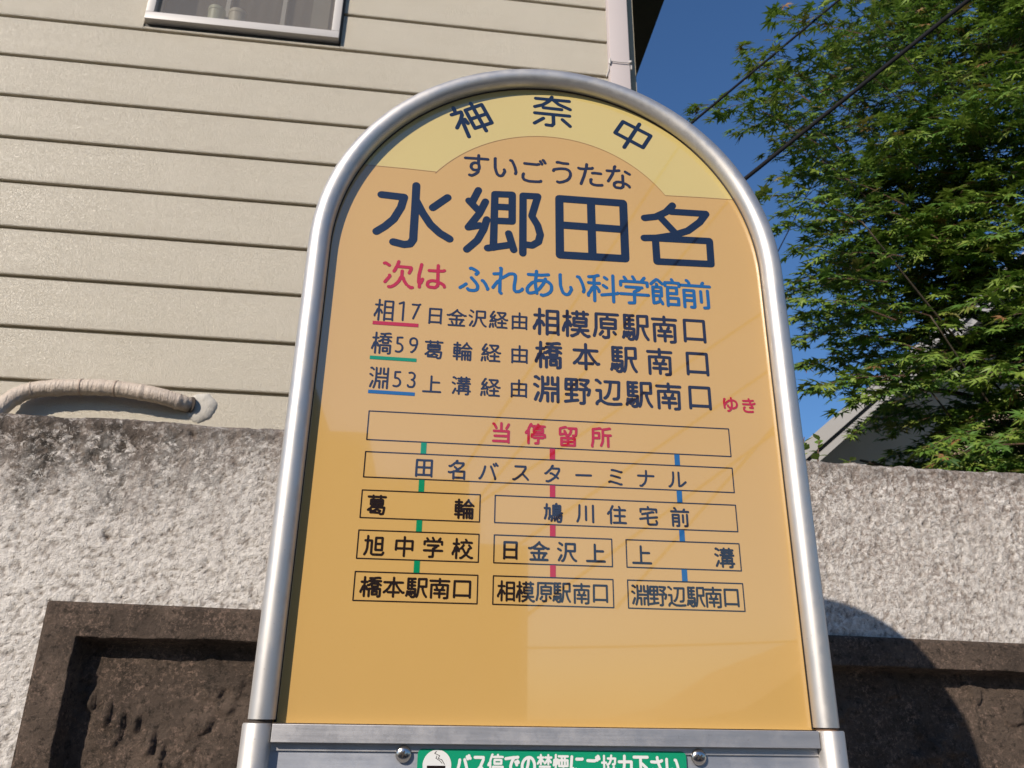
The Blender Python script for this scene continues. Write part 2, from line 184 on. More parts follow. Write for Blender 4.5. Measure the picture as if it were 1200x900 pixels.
# ---- value noise for relief
_rs = np.random.RandomState(11)
_T = [_rs.rand(256, 256) for _ in range(6)]
def vnoise(u, v, k=0):
    T = _T[k % 6]
    i = np.floor(u).astype(int)
    j = np.floor(v).astype(int)
    fu = u - i
    fv = v - j
    fu = fu * fu * fu * (fu * (6 * fu - 15) + 10)
    fv = fv * fv * fv * (fv * (6 * fv - 15) + 10)
    i &= 255
    j &= 255
    i1 = (i + 1) & 255
    j1 = (j + 1) & 255
    return (T[i, j] * (1 - fu) + T[i1, j] * fu) * (1 - fv) + (T[i, j1] * (1 - fu) + T[i1, j1] * fu) * fv
def fbm(u, v, octv=4, k=0):
    s = 0
    a = 1.0
    t = 0
    for o in range(octv):
        s = s + a * vnoise(u * 2 ** o + 17.3 * o, v * 2 ** o + 5.1 * o, k + o)
        t += a
        a *= 0.5
    return s / t

# ---------------------------------------------------------------- materials
class NT:
    def __init__(s, name):
        s.m = bpy.data.materials.new(name)
        s.m.use_nodes = True
        s.t = s.m.node_tree
        s.p = s.t.nodes["Principled BSDF"]
        s.out = s.t.nodes["Material Output"]
    def n(s, typ, **kw):
        x = s.t.nodes.new(typ)
        for k, v in kw.items():
            setattr(x, k, v)
        return x
    def l(s, a, b):
        s.t.links.new(a, b)
    def coord(s):
        return s.n("ShaderNodeTexCoord").outputs["Object"]
    def map(s, vec, scale=(1, 1, 1)):
        x = s.n("ShaderNodeMapping")
        x.inputs["Scale"].default_value = scale
        s.l(vec, x.inputs[0])
        return x.outputs[0]
    def noise(s, vec, scale, detail=4, rough=0.55, dist=0.0, fac=True):
        x = s.n("ShaderNodeTexNoise")
        x.inputs["Scale"].default_value = scale
        x.inputs["Detail"].default_value = detail
        x.inputs["Roughness"].default_value = rough
        x.inputs["Distortion"].default_value = dist
        s.l(vec, x.inputs["Vector"])
        return x.outputs["Fac" if fac else "Color"]
    def ramp(s, f, stops):
        x = s.n("ShaderNodeValToRGB")
        e = x.color_ramp.elements
        while len(e) > 1:
            e.remove(e[-1])
        for i, (p, c) in enumerate(stops):
            if i == 0:
                e[0].position = p
                q = e[0]
            else:
                q = e.new(p)
            q.color = (c, c, c, 1) if isinstance(c, (int, float)) else (*c, 1)
        s.l(f, x.inputs[0])
        return x.outputs[0]
    def mix(s, f, a, b, mode='MIX'):
        x = s.n("ShaderNodeMix", data_type='RGBA', blend_type=mode)
        for sock, v in ((x.inputs[0], f), (x.inputs[6], a), (x.inputs[7], b)):
            if hasattr(v, "links"):
                s.l(v, sock)
            elif isinstance(v, (int, float)):
                sock.default_value = v
            else:
                sock.default_value = (*v, 1)
        return x.outputs[2]
    def math(s, op, a, b=0.0, clamp=False):
        x = s.n("ShaderNodeMath", operation=op)
        x.use_clamp = clamp
        for sock, v in ((x.inputs[0], a), (x.inputs[1], b)):
            if hasattr(v, "links"):
                s.l(v, sock)
            else:
                sock.default_value = v
        return x.outputs[0]
    def sep(s, vec):
        x = s.n("ShaderNodeSeparateXYZ")
        s.l(vec, x.inputs[0])
        return x.outputs
    def bump(s, h, strength, dist, normal=None):
        x = s.n("ShaderNodeBump")
        x.inputs["Strength"].default_value = strength
        x.inputs["Distance"].default_value = dist
        s.l(h, x.inputs["Height"])
        if normal is not None:
            s.l(normal, x.inputs["Normal"])
        return x.outputs[0]
    def set(s, color=None, rough=None, metal=None, normal=None, spec=None, coat=None, coat_rough=None):
        for k, v in (("Base Color", color), ("Roughness", rough), ("Metallic", metal), ("Normal", normal),
                     ("Specular IOR Level", spec), ("Coat Weight", coat), ("Coat Roughness", coat_rough)):
            if v is None:
                continue
            if hasattr(v, "links"):
                s.l(v, s.p.inputs[k])
            elif isinstance(v, tuple):
                s.p.inputs[k].default_value = (*v, 1)
            else:
                s.p.inputs[k].default_value = v
        return s.m

def plain(name, col, rough=0.5, var=0.12, scale=30, metal=0.0, bump=0.0, spec=None, coat=None):
    q = NT(name)
    c = q.coord()
    f = q.noise(c, scale, 5)
    a = tuple(x * (1 - var) for x in col)
    b = tuple(min(1, x * (1 + var)) for x in col)
    q.set(color=q.mix(f, a, b), rough=rough, metal=metal, spec=spec, coat=coat)
    if bump:
        q.set(normal=q.bump(q.noise(c, scale * 6, 4), 0.5, bump))
    return q.m

def panel_mat(name, col, var=0.04):
    """printed film under a clear glossy face"""
    q = NT(name)
    c = q.coord()
    f = q.noise(c, 6, 3)
    sp = q.ramp(q.noise(c, 900, 2), [(0.0, 1.0), (0.24, 1.0), (0.27, 0.0)])
    base = q.mix(f, tuple(x * (1 - var) for x in col), tuple(min(1, x * (1 + var)) for x in col))
    base = q.mix(q.math('MULTIPLY', sp, 0.35), base, (0.30, 0.20, 0.10))
    gr = q.ramp(q.noise(q.map(c, (60, 60, 12)), 3, 5, 0.7), [(0.3, 0.045), (0.75, 0.12)])
    q.set(color=base, rough=gr, spec=0.5)
    q.set(normal=q.bump(q.noise(c, 9, 2), 0.02, 0.004), coat=1.0, coat_rough=0.02)
    q.p.inputs["Coat IOR"].default_value = 1.78
    return q.m

M_panel = panel_mat("sign_orange", (0.545, 0.335, 0.108))
M_band = panel_mat("sign_yellow", (0.58, 0.455, 0.165))
M_navy = panel_mat("ink_navy", (0.008, 0.010, 0.020))
M_ink = panel_mat("ink_dark", (0.018, 0.013, 0.020))
M_dark = panel_mat("ink_black", (0.016, 0.010, 0.010))
M_red = panel_mat("ink_red", (0.42, 0.008, 0.020))
M_blue = panel_mat("ink_blue", (0.014, 0.10, 0.27))
M_green = panel_mat("ink_green", (0.003, 0.22, 0.095))
M_outline = panel_mat("ink_band_edge", (0.36, 0.20, 0.07))
M_stk = panel_mat("sticker_green", (0.008, 0.29, 0.15))
M_white = panel_mat("sticker_white", (0.74, 0.74, 0.72))

def metal_mat(name, col, rough, streak=(1, 1, 60), dirt=0.0):
    q = NT(name)
    c = q.coord()
    st = q.noise(q.map(c, streak), 14, 5, 0.65)
    r = q.ramp(st, [(0.2, rough - 0.05), (0.8, rough + 0.10)])
    cc = q.mix(st, tuple(x * 0.93 for x in col), col)
    sp = q.ramp(q.noise(c, 320, 3), [(0.0, 1.0), (0.27, 1.0), (0.31, 0.0)])
    cc = q.mix(q.math('MULTIPLY', sp, dirt), cc, (0.12, 0.08, 0.05))
    dull = q.ramp(q.noise(c, 38, 6, 0.75), [(0.45, 0.0), (0.70, 1.0)])
    cc = q.mix(q.math('MULTIPLY', dull, 0.22), cc, (0.42, 0.40, 0.37))
    r = q.math('ADD', r, q.math('MULTIPLY', dull, 0.16))
    q.set(color=cc, rough=r, metal=0.8)
    q.set(normal=q.bump(st, 0.05, 0.0006))
    return q.m

M_tube = metal_mat("anodised_tube", (0.58, 0.56, 0.535), 0.43, (3, 3, 1), 0.25)
M_post = metal_mat("painted_post", (0.58, 0.55, 0.51), 0.50, (3, 3, 1), 0.35)
M_rail = metal_mat("aluminium_rail", (0.54, 0.53, 0.54), 0.42, (1, 30, 30), 0.2)
M_board = metal_mat("aluminium_board", (0.46, 0.48, 0.53), 0.48, (1, 30, 30), 0.2)
M_steel = plain("stainless_screw", (0.60, 0.57, 0.54), 0.22, 0.1, 200, 1.0)
M_seal = plain("rubber_seal", (0.035, 0.025, 0.018), 0.7)

def siding_mat():
    q = NT("house_siding")
    c = q.coord()
    n1 = q.noise(c, 140, 4, 0.7)
    n2 = q.noise(c, 2.2, 3)
    n3 = q.noise(q.map(c, (1, 1, 6)), 3, 3)
    col = q.mix(n2, (0.625, 0.560, 0.440), (0.695, 0.625, 0.500))
    col = q.mix(q.math('MULTIPLY', q.ramp(n3, [(0.45, 0.0), (0.8, 1.0)]), 0.25), col, (0.57, 0.50, 0.38))
    nb = q.bump(n1, 0.30, 0.003)
    nb2 = q.bump(q.ramp(q.noise(c, 430, 2, 0.7), [(0.40, 0.0), (0.62, 1.0)]), 1.0, 0.0016, nb)
    q.set(color=col, rough=0.32, normal=nb2, spec=0.6)
    return q.m
M_siding = siding_mat()
M_groove = plain("siding_groove", (0.34, 0.295, 0.21), 0.8)
M_trim = plain("corner_trim_paint", (0.50, 0.44, 0.42), 0.45, 0.04, 3, spec=0.4)
M_sash = plain("window_sash", (0.50, 0.47, 0.44), 0.45, 0.05, 6)
M_dkstrip = plain("gasket_and_sill_shade", (0.05, 0.045, 0.035), 0.7)
M_soffit = plain("dark_soffit", (0.045, 0.042, 0.035), 0.7, 0.2, 3)
M_roof = plain("slate_roof", (0.10, 0.10, 0.11), 0.6, 0.3, 8)
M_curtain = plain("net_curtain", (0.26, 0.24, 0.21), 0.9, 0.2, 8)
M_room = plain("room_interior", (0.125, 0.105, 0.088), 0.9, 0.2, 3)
M_bottle = plain("pale_bottle", (0.55, 0.56, 0.42), 0.4, 0.1, 10)
M_bottle2 = plain("beige_tub", (0.55, 0.50, 0.40), 0.5, 0.1, 10)

def glass_mat():
    q = NT("window_glass")
    q.t.nodes.remove(q.p)
    g = q.n("ShaderNodeBsdfGlossy")
    g.inputs["Roughness"].default_value = 0.02
    tr = q.n("ShaderNodeBsdfTransparent")
    tr.inputs[0].default_value = (0.88, 0.88, 0.86, 1)
    mx = q.n("ShaderNodeMixShader")
    mx.inputs[0].default_value = 0.045
    q.l(tr.outputs[0], mx.inputs[1])
    q.l(g.outputs[0], mx.inputs[2])
    q.l(mx.outputs[0], q.out.inputs[0])
    return q.m
M_glass = glass_mat()

def tape_mat():
    q = NT("pipe_tape")
    c = q.coord()
    st = q.noise(q.map(c, (26, 26, 2)), 3, 4)
    n = q.noise(c, 20, 4)
    col = q.mix(st, (0.42, 0.335, 0.265), (0.57, 0.485, 0.40))
    col = q.mix(q.math('MULTIPLY', n, 0.5), col, (0.49, 0.41, 0.335))
    q.set(color=col, rough=0.5, normal=q.bump(q.noise(q.map(c, (70, 30, 20)), 1.0, 5, 0.7), 0.9, 0.008, q.bump(st, 0.8, 0.006)))
    return q.m
M_tape = tape_mat()
M_putty = plain("duct_putty", (0.46, 0.43, 0.375), 0.8, 0.12, 25, bump=0.004)

def plaster_mat():
    q = NT("spar_plaster")
    c = q.coord()
    x, y, z = q.sep(c)
    z = q.math('SUBTRACT', z, 1.87)                  # height under the wall top
    at = q.n("ShaderNodeAttribute", attribute_name="cavity")
    cav = at.outputs["Fac"]
    base = q.mix(q.noise(c, 9, 4), (0.60, 0.555, 0.505), (0.71, 0.67, 0.615))
    # brown weathering that runs down from the coping
    zf = q.ramp(q.math('ADD', q.math('MULTIPLY', z, -1.0), q.math('MULTIPLY', q.math('SUBTRACT', q.noise(c, 11, 5, 0.65), 0.5), 0.16)),
                [(0.0, 1.0), (0.035, 0.9), (0.10, 0.45), (0.30, 0.0)])
    side = q.ramp(x, [(0.0, 0.55), (0.45, 0.62), (0.60, 1.0)])
    sp = q.ramp(q.noise(c, 95, 5, 0.8, 0.7), [(0.46, 0.0), (0.55, 1.0)])
    col = q.mix(q.math('MULTIPLY', q.math('MULTIPLY', zf, sp), 0.65), base, (0.17, 0.13, 0.105))
    right_w = q.math('MULTIPLY', q.ramp(q.math('ADD', x, 0.0), [(0.40, 0.0), (0.60, 1.0)]), q.ramp(q.noise(c, 5, 4), [(0.35, 0.15), (0.65, 0.9)]))
    col = q.mix(q.math('MULTIPLY', q.math('MULTIPLY', right_w, sp), 0.85), col, (0.25, 0.19, 0.155))
    # black lichen on the left end near the top
    lx = q.ramp(q.math('ADD', q.math('MULTIPLY', x, -1.0), q.math('MULTIPLY', q.math('SUBTRACT', q.noise(c, 7, 4), 0.5), 0.5)), [(0.30, 0.0), (0.58, 1.0)])
    lz = q.ramp(q.math('ADD', z, q.math('MULTIPLY', q.math('SUBTRACT', q.noise(c, 16, 5, 0.7), 0.5), 0.34)), [(0.0, 0.0), (0.02, 0.0), (0.9, 1.0)])
    lzz = q.math('SUBTRACT', 1.0, q.ramp(q.math('MULTIPLY', q.math('ADD', z, q.math('MULTIPLY', q.math('SUBTRACT', q.noise(c, 16, 5, 0.7), 0.5), 0.34)), -1.0), [(0.04, 0.0), (0.16, 1.0)]))
    bl = q.math('MULTIPLY', q.math('MULTIPLY', lx, lzz), q.ramp(q.noise(c, 60, 5, 0.8, 0.6), [(0.42, 0.0), (0.50, 1.0)]))
    col = q.mix(q.math('MULTIPLY', bl, 1.0), col, (0.030, 0.025, 0.020))
    # thin black line of growth under the coping everywhere
    tl = q.math('MULTIPLY', q.ramp(q.math('ADD', q.math('MULTIPLY', z, -1.0), q.math('MULTIPLY', q.math('SUBTRACT', q.noise(c, 30, 5, 0.7), 0.5), 0.06)), [(0.0, 1.0), (0.018, 0.8), (0.04, 0.0)]),
                q.ramp(q.noise(c, 55, 4, 0.7), [(0.35, 0.2), (0.6, 1.0)]))
    col = q.mix(q.math('MULTIPLY', tl, 0.8), col, (0.075, 0.06, 0.05))
    pit = q.ramp(q.noise(c, 150, 4, 0.8, 0.8), [(0.34, 1.0), (0.44, 0.0)])
    col = q.mix(q.math('MULTIPLY', pit, 0.75), col, (0.15, 0.115, 0.09))
    # brownish runs below the coping
    run = q.ramp(q.noise(q.map(c, (34, 34, 3.0)), 1.0, 4, 0.6), [(0.48, 0.0), (0.68, 1.0)])
    runz = q.ramp(q.math('MULTIPLY', z, -1.0), [(0.0, 0.9), (0.12, 0.5), (0.26, 0.0)])
    col = q.mix(q.math('MULTIPLY', q.math('MULTIPLY', run, runz), 0.55), col, (0.26, 0.20, 0.16))
    # darker tone in the crevices and pocks of the render
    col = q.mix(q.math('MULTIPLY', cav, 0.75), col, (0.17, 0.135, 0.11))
    wv = q.n("ShaderNodeVectorMath", operation='ADD')
    w0 = q.n("ShaderNodeVectorMath", operation='SCALE')
    q.l(q.noise(c, 55, 3, 0.6, fac=False), w0.inputs[0])
    w0.inputs[3].default_value = 0.035
    q.l(c, wv.inputs[0])
    q.l(w0.outputs[0], wv.inputs[1])
    vo = q.n("ShaderNodeTexVoronoi", feature='DISTANCE_TO_EDGE')
    vo.inputs["Scale"].default_value = 62
    q.l(wv.outputs[0], vo.inputs["Vector"])
    line = q.ramp(vo.outputs["Distance"], [(0.0, 1.0), (0.035, 0.55), (0.09, 0.0)])
    keep = q.ramp(q.noise(c, 38, 3, 0.6), [(0.42, 0.0), (0.56, 1.0)])
    line = q.math('MULTIPLY', line, keep)
    col = q.mix(q.math('MULTIPLY', line, 0.12), col, (0.16, 0.125, 0.10))
    nb = q.bump(q.noise(c, 210, 5, 0.7), 0.8, 0.0022)
    nb = q.bump(q.math('SUBTRACT', 1.0, line), 0.35, 0.0020, nb)
    fine = q.noise(c, 135, 4, 0.75, 0.6)
    nb = q.bump(fine, 0.9, 0.0042, nb)
    q.set(color=col, rough=0.85, normal=nb, spec=0.25)
    return q.m
M_plaster = plaster_mat()

def concrete_mat():
    q = NT("mossy_concrete")
    c = q.coord()
    n = q.noise(c, 12, 6, 0.65)
    col = q.mix(q.ramp(n, [(0.3, 0.0), (0.7, 1.0)]), (0.066, 0.050, 0.039), (0.190, 0.140, 0.107))
    sp = q.ramp(q.noise(c, 190, 4, 0.8), [(0.50, 0.0), (0.62, 1.0)])
    patch = q.ramp(q.noise(c, 22, 5, 0.7), [(0.42, 0.1), (0.62, 1.0)])
    col = q.mix(q.math('MULTIPLY', q.math('MULTIPLY', sp, patch), 0.95), col, (0.36, 0.25, 0.19))
    dk = q.ramp(q.noise(c, 85, 5, 0.75), [(0.36, 1.0), (0.48, 0.0)])
    col = q.mix(q.math('MULTIPLY', dk, 0.75), col, (0.028, 0.024, 0.019))
    nb = q.bump(q.noise(c, 260, 5, 0.85), 1.0, 0.009)
    q.set(color=col, rough=0.92, normal=nb, spec=0.2)
    return q.m
M_conc = concrete_mat()

def leaf_mat():
    q = NT("maple_leaf")
    at = q.n("ShaderNodeAttribute", attribute_name="tint")
    t = at.outputs["Fac"]
    col = q.ramp(t, [(0.0, (0.036, 0.090, 0.018)), (0.45, (0.10, 0.195, 0.032)), (0.78, (0.22, 0.30, 0.050)), (0.93, (0.17, 0.20, 0.05)), (1.0, (0.26, 0.13, 0.055))])
    q.set(color=col, rough=0.45, spec=0.35)
    tr = q.n("ShaderNodeBsdfTranslucent")
    q.l(q.mix(0.5, col, (0.16, 0.26, 0.03)), tr.inputs[0])
    mx = q.n("ShaderNodeMixShader")
    mx.inputs[0].default_value = 0.30
    q.l(q.p.outputs[0], mx.inputs[1])
    q.l(tr.outputs[0], mx.inputs[2])
    q.l(mx.outputs[0], q.out.inputs[0])
    return q.m
M_leaf = leaf_mat()
M_bark = plain("maple_bark", (0.10, 0.075, 0.055), 0.9, 0.3, 30, bump=0.004)
M_twig = plain("maple_twig", (0.11, 0.06, 0.04), 0.7, 0.2, 30)
M_wire = plain("wire_sheath", (0.012, 0.012, 0.014), 0.85, spec=0.15)
M_fascia = plain("pale_fascia", (0.40, 0.385, 0.365), 0.5, 0.05, 3)
M_soffit2 = plain("grey_soffit", (0.13, 0.125, 0.105), 0.8, 0.1, 3)
M_wall2 = plain("beige_house_wall", (0.56, 0.44, 0.30), 0.85, 0.08, 10, bump=0.004)
M_far = plain("brown_house_wall", (0.16, 0.12, 0.085), 0.85, 0.12, 4)
M_asph = plain("asphalt", (0.055, 0.055, 0.055), 0.9, 0.3, 60, bump=0.006)
M_pave = plain("pavement_concrete", (0.28, 0.27, 0.25), 0.9, 0.15, 20, bump=0.004)
M_polec = plain("pole_concrete", (0.32, 0.31, 0.29), 0.8, 0.1, 10)

# ---------------------------------------------------------------- ground
GZ = -1.87
g = box_obj("ground", (-60, 60, 0.9, 90, GZ - 0.3, GZ - 0.02), plain("garden_soil", (0.12, 0.10, 0.07), 0.95, 0.3, 8), None)
g["kind"] = "structure"
g = box_obj("pavement", (-60, 60, -1.5, 0.9, GZ - 0.3, GZ), M_pave)
g["kind"] = "structure"
g = box_obj("kerb", (-60, 60, -1.65, -1.5, GZ - 0.3, GZ + 0.0015), M_pave)
g["kind"] = "structure"
g = box_obj("road", (-60, 60, -60, -1.65, GZ - 0.4, GZ - 0.13), M_asph)
g["kind"] = "structure"
rl = box_obj("road_line", (-60, 60, -1.95, -1.81, GZ - 0.13, GZ - 0.126), plain("road_paint", (0.7, 0.7, 0.68), 0.7, 0.1, 40))
rl["kind"] = "structure"

# ---------------------------------------------------------------- garden wall (render over blocks, with a sunk concrete frame)
WALL = empty("roadside_wall", (0, 0.6, GZ), "white roughcast wall with brown sunk concrete panels behind the sign", "wall", rad(2.2))
WZ = GZ   # local z = world z - GZ

def axis(segs):
    out = []
    for a, b, st in segs:
        n = max(1, int(round((b - a) / st)))
        out += list(np.linspace(a, b, n + 1)[:-1])
    out.append(segs[-1][1])
    return np.array(out)

def grid_mesh(name, us, zs, H, mat, parent, attr=None, keep=None, top_back=None):
    nu, nz = len(us), len(zs)
    U, Z = np.meshgrid(us, zs, indexing='ij')
    Y, dU, dZ, A = H(U, Z)
    co = np.stack([U + dU, Y, Z + dZ], -1).reshape(-1, 3)
    I = np.arange(nu * nz).reshape(nu, nz)
    q = np.stack([I[:-1, :-1], I[1:, :-1], I[1:, 1:], I[:-1, 1:]], -1)
    if keep is not None:
        q = q[keep(0.5 * (us[:-1] + us[1:])[:, None] + 0 * zs[None, :-1], 0 * us[:-1, None] + 0.5 * (zs[:-1] + zs[1:])[None, :])]
    q = q.reshape(-1, 4)
    me = bpy.data.meshes.new(name)
    me.vertices.add(len(co))
    me.vertices.foreach_set("co", co.astype(np.float32).ravel())
    me.loops.add(len(q) * 4)
    me.loops.foreach_set("vertex_index", q.astype(np.int32).ravel())
    me.polygons.add(len(q))
    me.polygons.foreach_set("loop_start", np.arange(0, len(q) * 4, 4, dtype=np.int32))
    me.polygons.foreach_set("loop_total", np.full(len(q), 4, dtype=np.int32))
    me.update(calc_edges=True)
    me.polygons.foreach_set("use_smooth", np.ones(len(q), dtype=bool))
    if attr:
        a = me.attributes.new(attr, 'FLOAT', 'POINT')
        a.data.foreach_set("value", A.astype(np.float32).ravel())
    me.materials.append(mat)
    return link(bpy.data.objects.new(name, me), parent)

FU0, FZ1 = -0.650, -0.2835          # left edge and top edge of the sunk frame (world z)
FSL = -0.0135                        # the courses dip a little to the right
def ftop(U):
    return FZ1 + FSL * (U - FU0)
FW = 0.050                           # width of the frame
R_IN = 0.034                         # depth of the recess
FUR = 3.2
FZB = -1.45

def plaster_H(U, Z):
    w1 = fbm(U * 22, Z * 22, 3, 1) - 0.5
    w2 = fbm(U * 22 + 40, Z * 22 + 9, 3, 2) - 0.5
    a = fbm(U * 62 + w1 * 3.4, Z * 75 + w2 * 3.4, 4, 0)
    ridge = np.abs(a - 0.5) * 2
    plate = np.clip(ridge * 12.0, 0, 1)               # flat plates, narrow crevices
    b = fbm(U * 130 + w2 * 4, Z * 150, 3, 3)
    smooth = np.clip((fbm(U * 3, Z * 3, 2, 4) - 0.42) * 5, 0, 1)
    lowr = fbm(U * 5, Z * 5, 3, 5) - 0.5
    h = 0.0027 * plate + 0.0024 * np.clip((b - 0.45) * 3.2, 0, 1) * (0.45 + 0.55 * (1 - smooth)) + 0.004 * lowr
    # a few deep pocks
    for (pu, pz, pr) in ((-0.5905, -0.189, 0.0055), (-0.492, -0.020, 0.006), (-0.30, -0.12, 0.003), (-0.44, -0.22, 0.0025)):
        h = h - 0.009 * np.exp(-(((U - pu) + 0.5 * (Z - pz)) ** 2 * 2.5 + (Z - pz) ** 2) / pr ** 2)
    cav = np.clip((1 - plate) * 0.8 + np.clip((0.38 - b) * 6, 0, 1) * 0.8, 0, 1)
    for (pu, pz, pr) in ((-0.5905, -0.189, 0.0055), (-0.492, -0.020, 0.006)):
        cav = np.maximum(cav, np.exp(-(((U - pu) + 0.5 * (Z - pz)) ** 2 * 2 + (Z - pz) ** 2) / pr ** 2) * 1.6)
    # rounded top arris
    t = np.clip((Z + 0.012) / 0.012, 0, 1)
    edge = 0.008 * t * t
    er = (fbm(U * 28, Z * 0 + 3.3, 4, 2) - 0.5) * 0.010
    dz = np.where(Z > -0.020, er * (Z + 0.020) / 0.020, 0)
    # slope of the lower border, so the render meets the frame neatly
    low = np.where((U > FU0 - 0.002) & (Z < FZ1 + 0.06), np.clip((FZ1 + 0.06 - Z) / 0.06, 0, 1) * FSL * (U - FU0), 0)
    return 0.002 - h + edge, 0 * U, dz - WZ + low, cav

us = axis([(-30, -1.4, 2.0), (-1.4, -1.0, 0.02), (-1.0, FU0, 0.0032), (FU0, 1.25, 0.0032), (1.25, 2.2, 0.02), (2.2, FUR, 0.2), (FUR, 30, 2.0)])
zs = axis([(GZ, FZB, 0.1), (FZB, -0.9, 0.1), (-0.9, -0.6, 0.02), (-0.6, FZ1, 0.0032), (FZ1, 0.0, 0.0030)])
pl = grid_mesh("render_coat", us, zs, plaster_H, M_plaster, WALL, "cavity",
               keep=lambda u, z: ~((u > FU0) & (u < FUR) & (z < FZ1) & (z > FZB)))
# body of the wall behind the render
box_obj("wall_top", (-30, 30, 0.0085, 0.0495, -GZ + FZ1 + 0.02, -GZ - 0.0015), M_plaster, WALL)
box_obj("wall_core", (-30, 30, 0.05, 0.135, 0, -GZ - 0.0005), plain("wall_core_render", (0.30, 0.26, 0.22), 0.9, 0.3, 40, bump=0.004), WALL)
# small coping lip on the top back
RIDGES = [(-0.575, -0.418), (-0.551, -0.432), (-0.531, -0.448), (-0.510, -0.446), (-0.485, -0.470), (-0.469, -0.490), (0.690, -0.489), (0.731, -0.479),
          (-0.43, -0.53), (0.78, -0.50)]
def frame_H(U, Z):
    zt = Z - FSL * (U - FU0)
    n = fbm(U * 40, Z * 40, 5, 1) - 0.5
    n2 = fbm(U * 120, Z * 120, 4, 3) - 0.5
    wob = (fbm(U * 18, Z * 18, 4, 2) - 0.5) * 0.007
    du = U - FU0
    e = np.minimum(du - FW, (FZ1 - FW) - zt) + wob
    rec = np.clip(e / 0.006 + 0.5, 0, 1)
    h = -0.010 + 0.0038 * n * 1.0 + 0.0022 * n2
    arris = np.minimum(du, FZ1 - zt)
    h = h + 0.006 * np.clip(1 - arris / 0.006, 0, 1) ** 2
    Y = h + R_IN * rec
    for i, (ru, rz) in enumerate(RIDGES):
        wdt = 0.0052
        ln = 0.012 + 0.004 * (i % 3)
        bmp = np.exp(-((U - ru) / wdt) ** 4 - ((Z - rz) / ln) ** 4)
        Y = Y - 0.0075 * bmp
    Y = Y - 0.006 * rec * np.clip((fbm(U * 26, Z * 26, 4, 4) - 0.62) * 6, 0, 1)
    return Y, 0 * U, 0 * U - WZ, 0 * U
usf = axis([(FU0, FU0 + FW - 0.01, 0.003), (FU0 + FW - 0.01, FU0 + FW + 0.01, 0.0015), (FU0 + FW + 0.01, 1.1, 0.003), (1.1, FUR, 0.03)])
zsf = axis([(FZB, -0.62, 0.05), (-0.62, FZ1 - FW - 0.05, 0.003), (FZ1 - FW - 0.05, FZ1 - FW + 0.008, 0.0015), (FZ1 - FW + 0.008, FZ1, 0.003)])
def frame_HH(U, Z):
    # z given in the dipped frame
    ZZ = Z + FSL * (U - FU0) * np.clip((Z - FZB) / 0.3, 0, 1)
    Y, a, b, A = frame_H(U, ZZ)
    return Y, a, b + (ZZ - Z), A
grid_mesh("concrete_frame", usf, zsf, frame_HH, M_conc, WALL,
          keep=lambda u, z: (u < FU0 + FW) | (z > FZ1 - FW))
grid_mesh("concrete_panel", usf, zsf, frame_HH, M_conc, WALL,
          keep=lambda u, z: ~((u < FU0 + FW) | (z > FZ1 - FW)))
# outer edge of the frame where it stands proud of the render
tube("concrete_edge", [(FU0 + 0.002, 0.0015, FZB - WZ), (FU0 + 0.002, 0.0015, FZ1 - WZ - 0.002)], 0.006, M_conc, WALL, 8)

# ---------------------------------------------------------------- house with lap siding
HOUSE = empty("siding_house", (0, 2.0, GZ), "cream house with horizontal lap siding and a small window behind the wall", "house", rad(0.8))
def hz(z):
    return z - GZ
PITCH = 0.1943
LAP0 = 2.137
XL, XR = -6.2, 0.566
WX0, WX1, WB, WT = -1.372, -0.585, 2.163, 3.05     # window opening
for b_ in ((XL, XR + 0.05, 0.0, 0.16, 0, hz(WB)), (XL, WX0, 0.0, 0.16, hz(WB) + 0.0001, hz(3.38)), (WX1, XR + 0.05, 0.0, 0.16, hz(WB) + 0.0001, hz(3.38)), (WX0 + 0.0001, WX1 - 0.0001, 0.0, 0.16, hz(WT), hz(3.38))):
    box_obj("wall_backing", b_, M_groove, HOUSE)
def board(x0, x1, z0, z1):
    g = 0.0125
    prof = [(-0.0012, z0 + 0.002), (-0.016, z0 + 0.0005), (-0.0185, z0 + 0.004), (-0.0165, z1 - g - 0.003), (-0.0135, z1 - g), (-0.0012, z1 - g)]
    n = len(prof)
    V = [(x, y, z) for x in (x0, x1) for y, z in prof]
    F = [tuple(range(n)), tuple(range(2 * n - 1, n - 1, -1))] + [(i, n + i, n + (i + 1) % n, (i + 1) % n) for i in range(n)]
    bm = bmesh.new()
    vs = [bm.verts.new(v) for v in V]
    for f in F:
        bm.faces.new([vs[i] for i in f])
    return bm_obj("siding_board", bm, M_siding, HOUSE)
k = -6
for k in range(-20, 7):
    z0 = LAP0 + k * PITCH
    z1 = z0 + PITCH
    if z0 < GZ:
        continue
    if z1 > 3.4:
        break
    if z1 > WB and z0 < WT and k >= 0:
        board(XL, WX0 - 0.004, hz(z0), hz(z1))
        board(WX1 + 0.004, XR, hz(z0), hz(z1))
        if z0 < WB - 0.02:
            board(WX0 - 0.002, WX1 + 0.002, hz(z0), hz(WB))
    else:
        board(XL, XR, hz(z0), hz(z1))
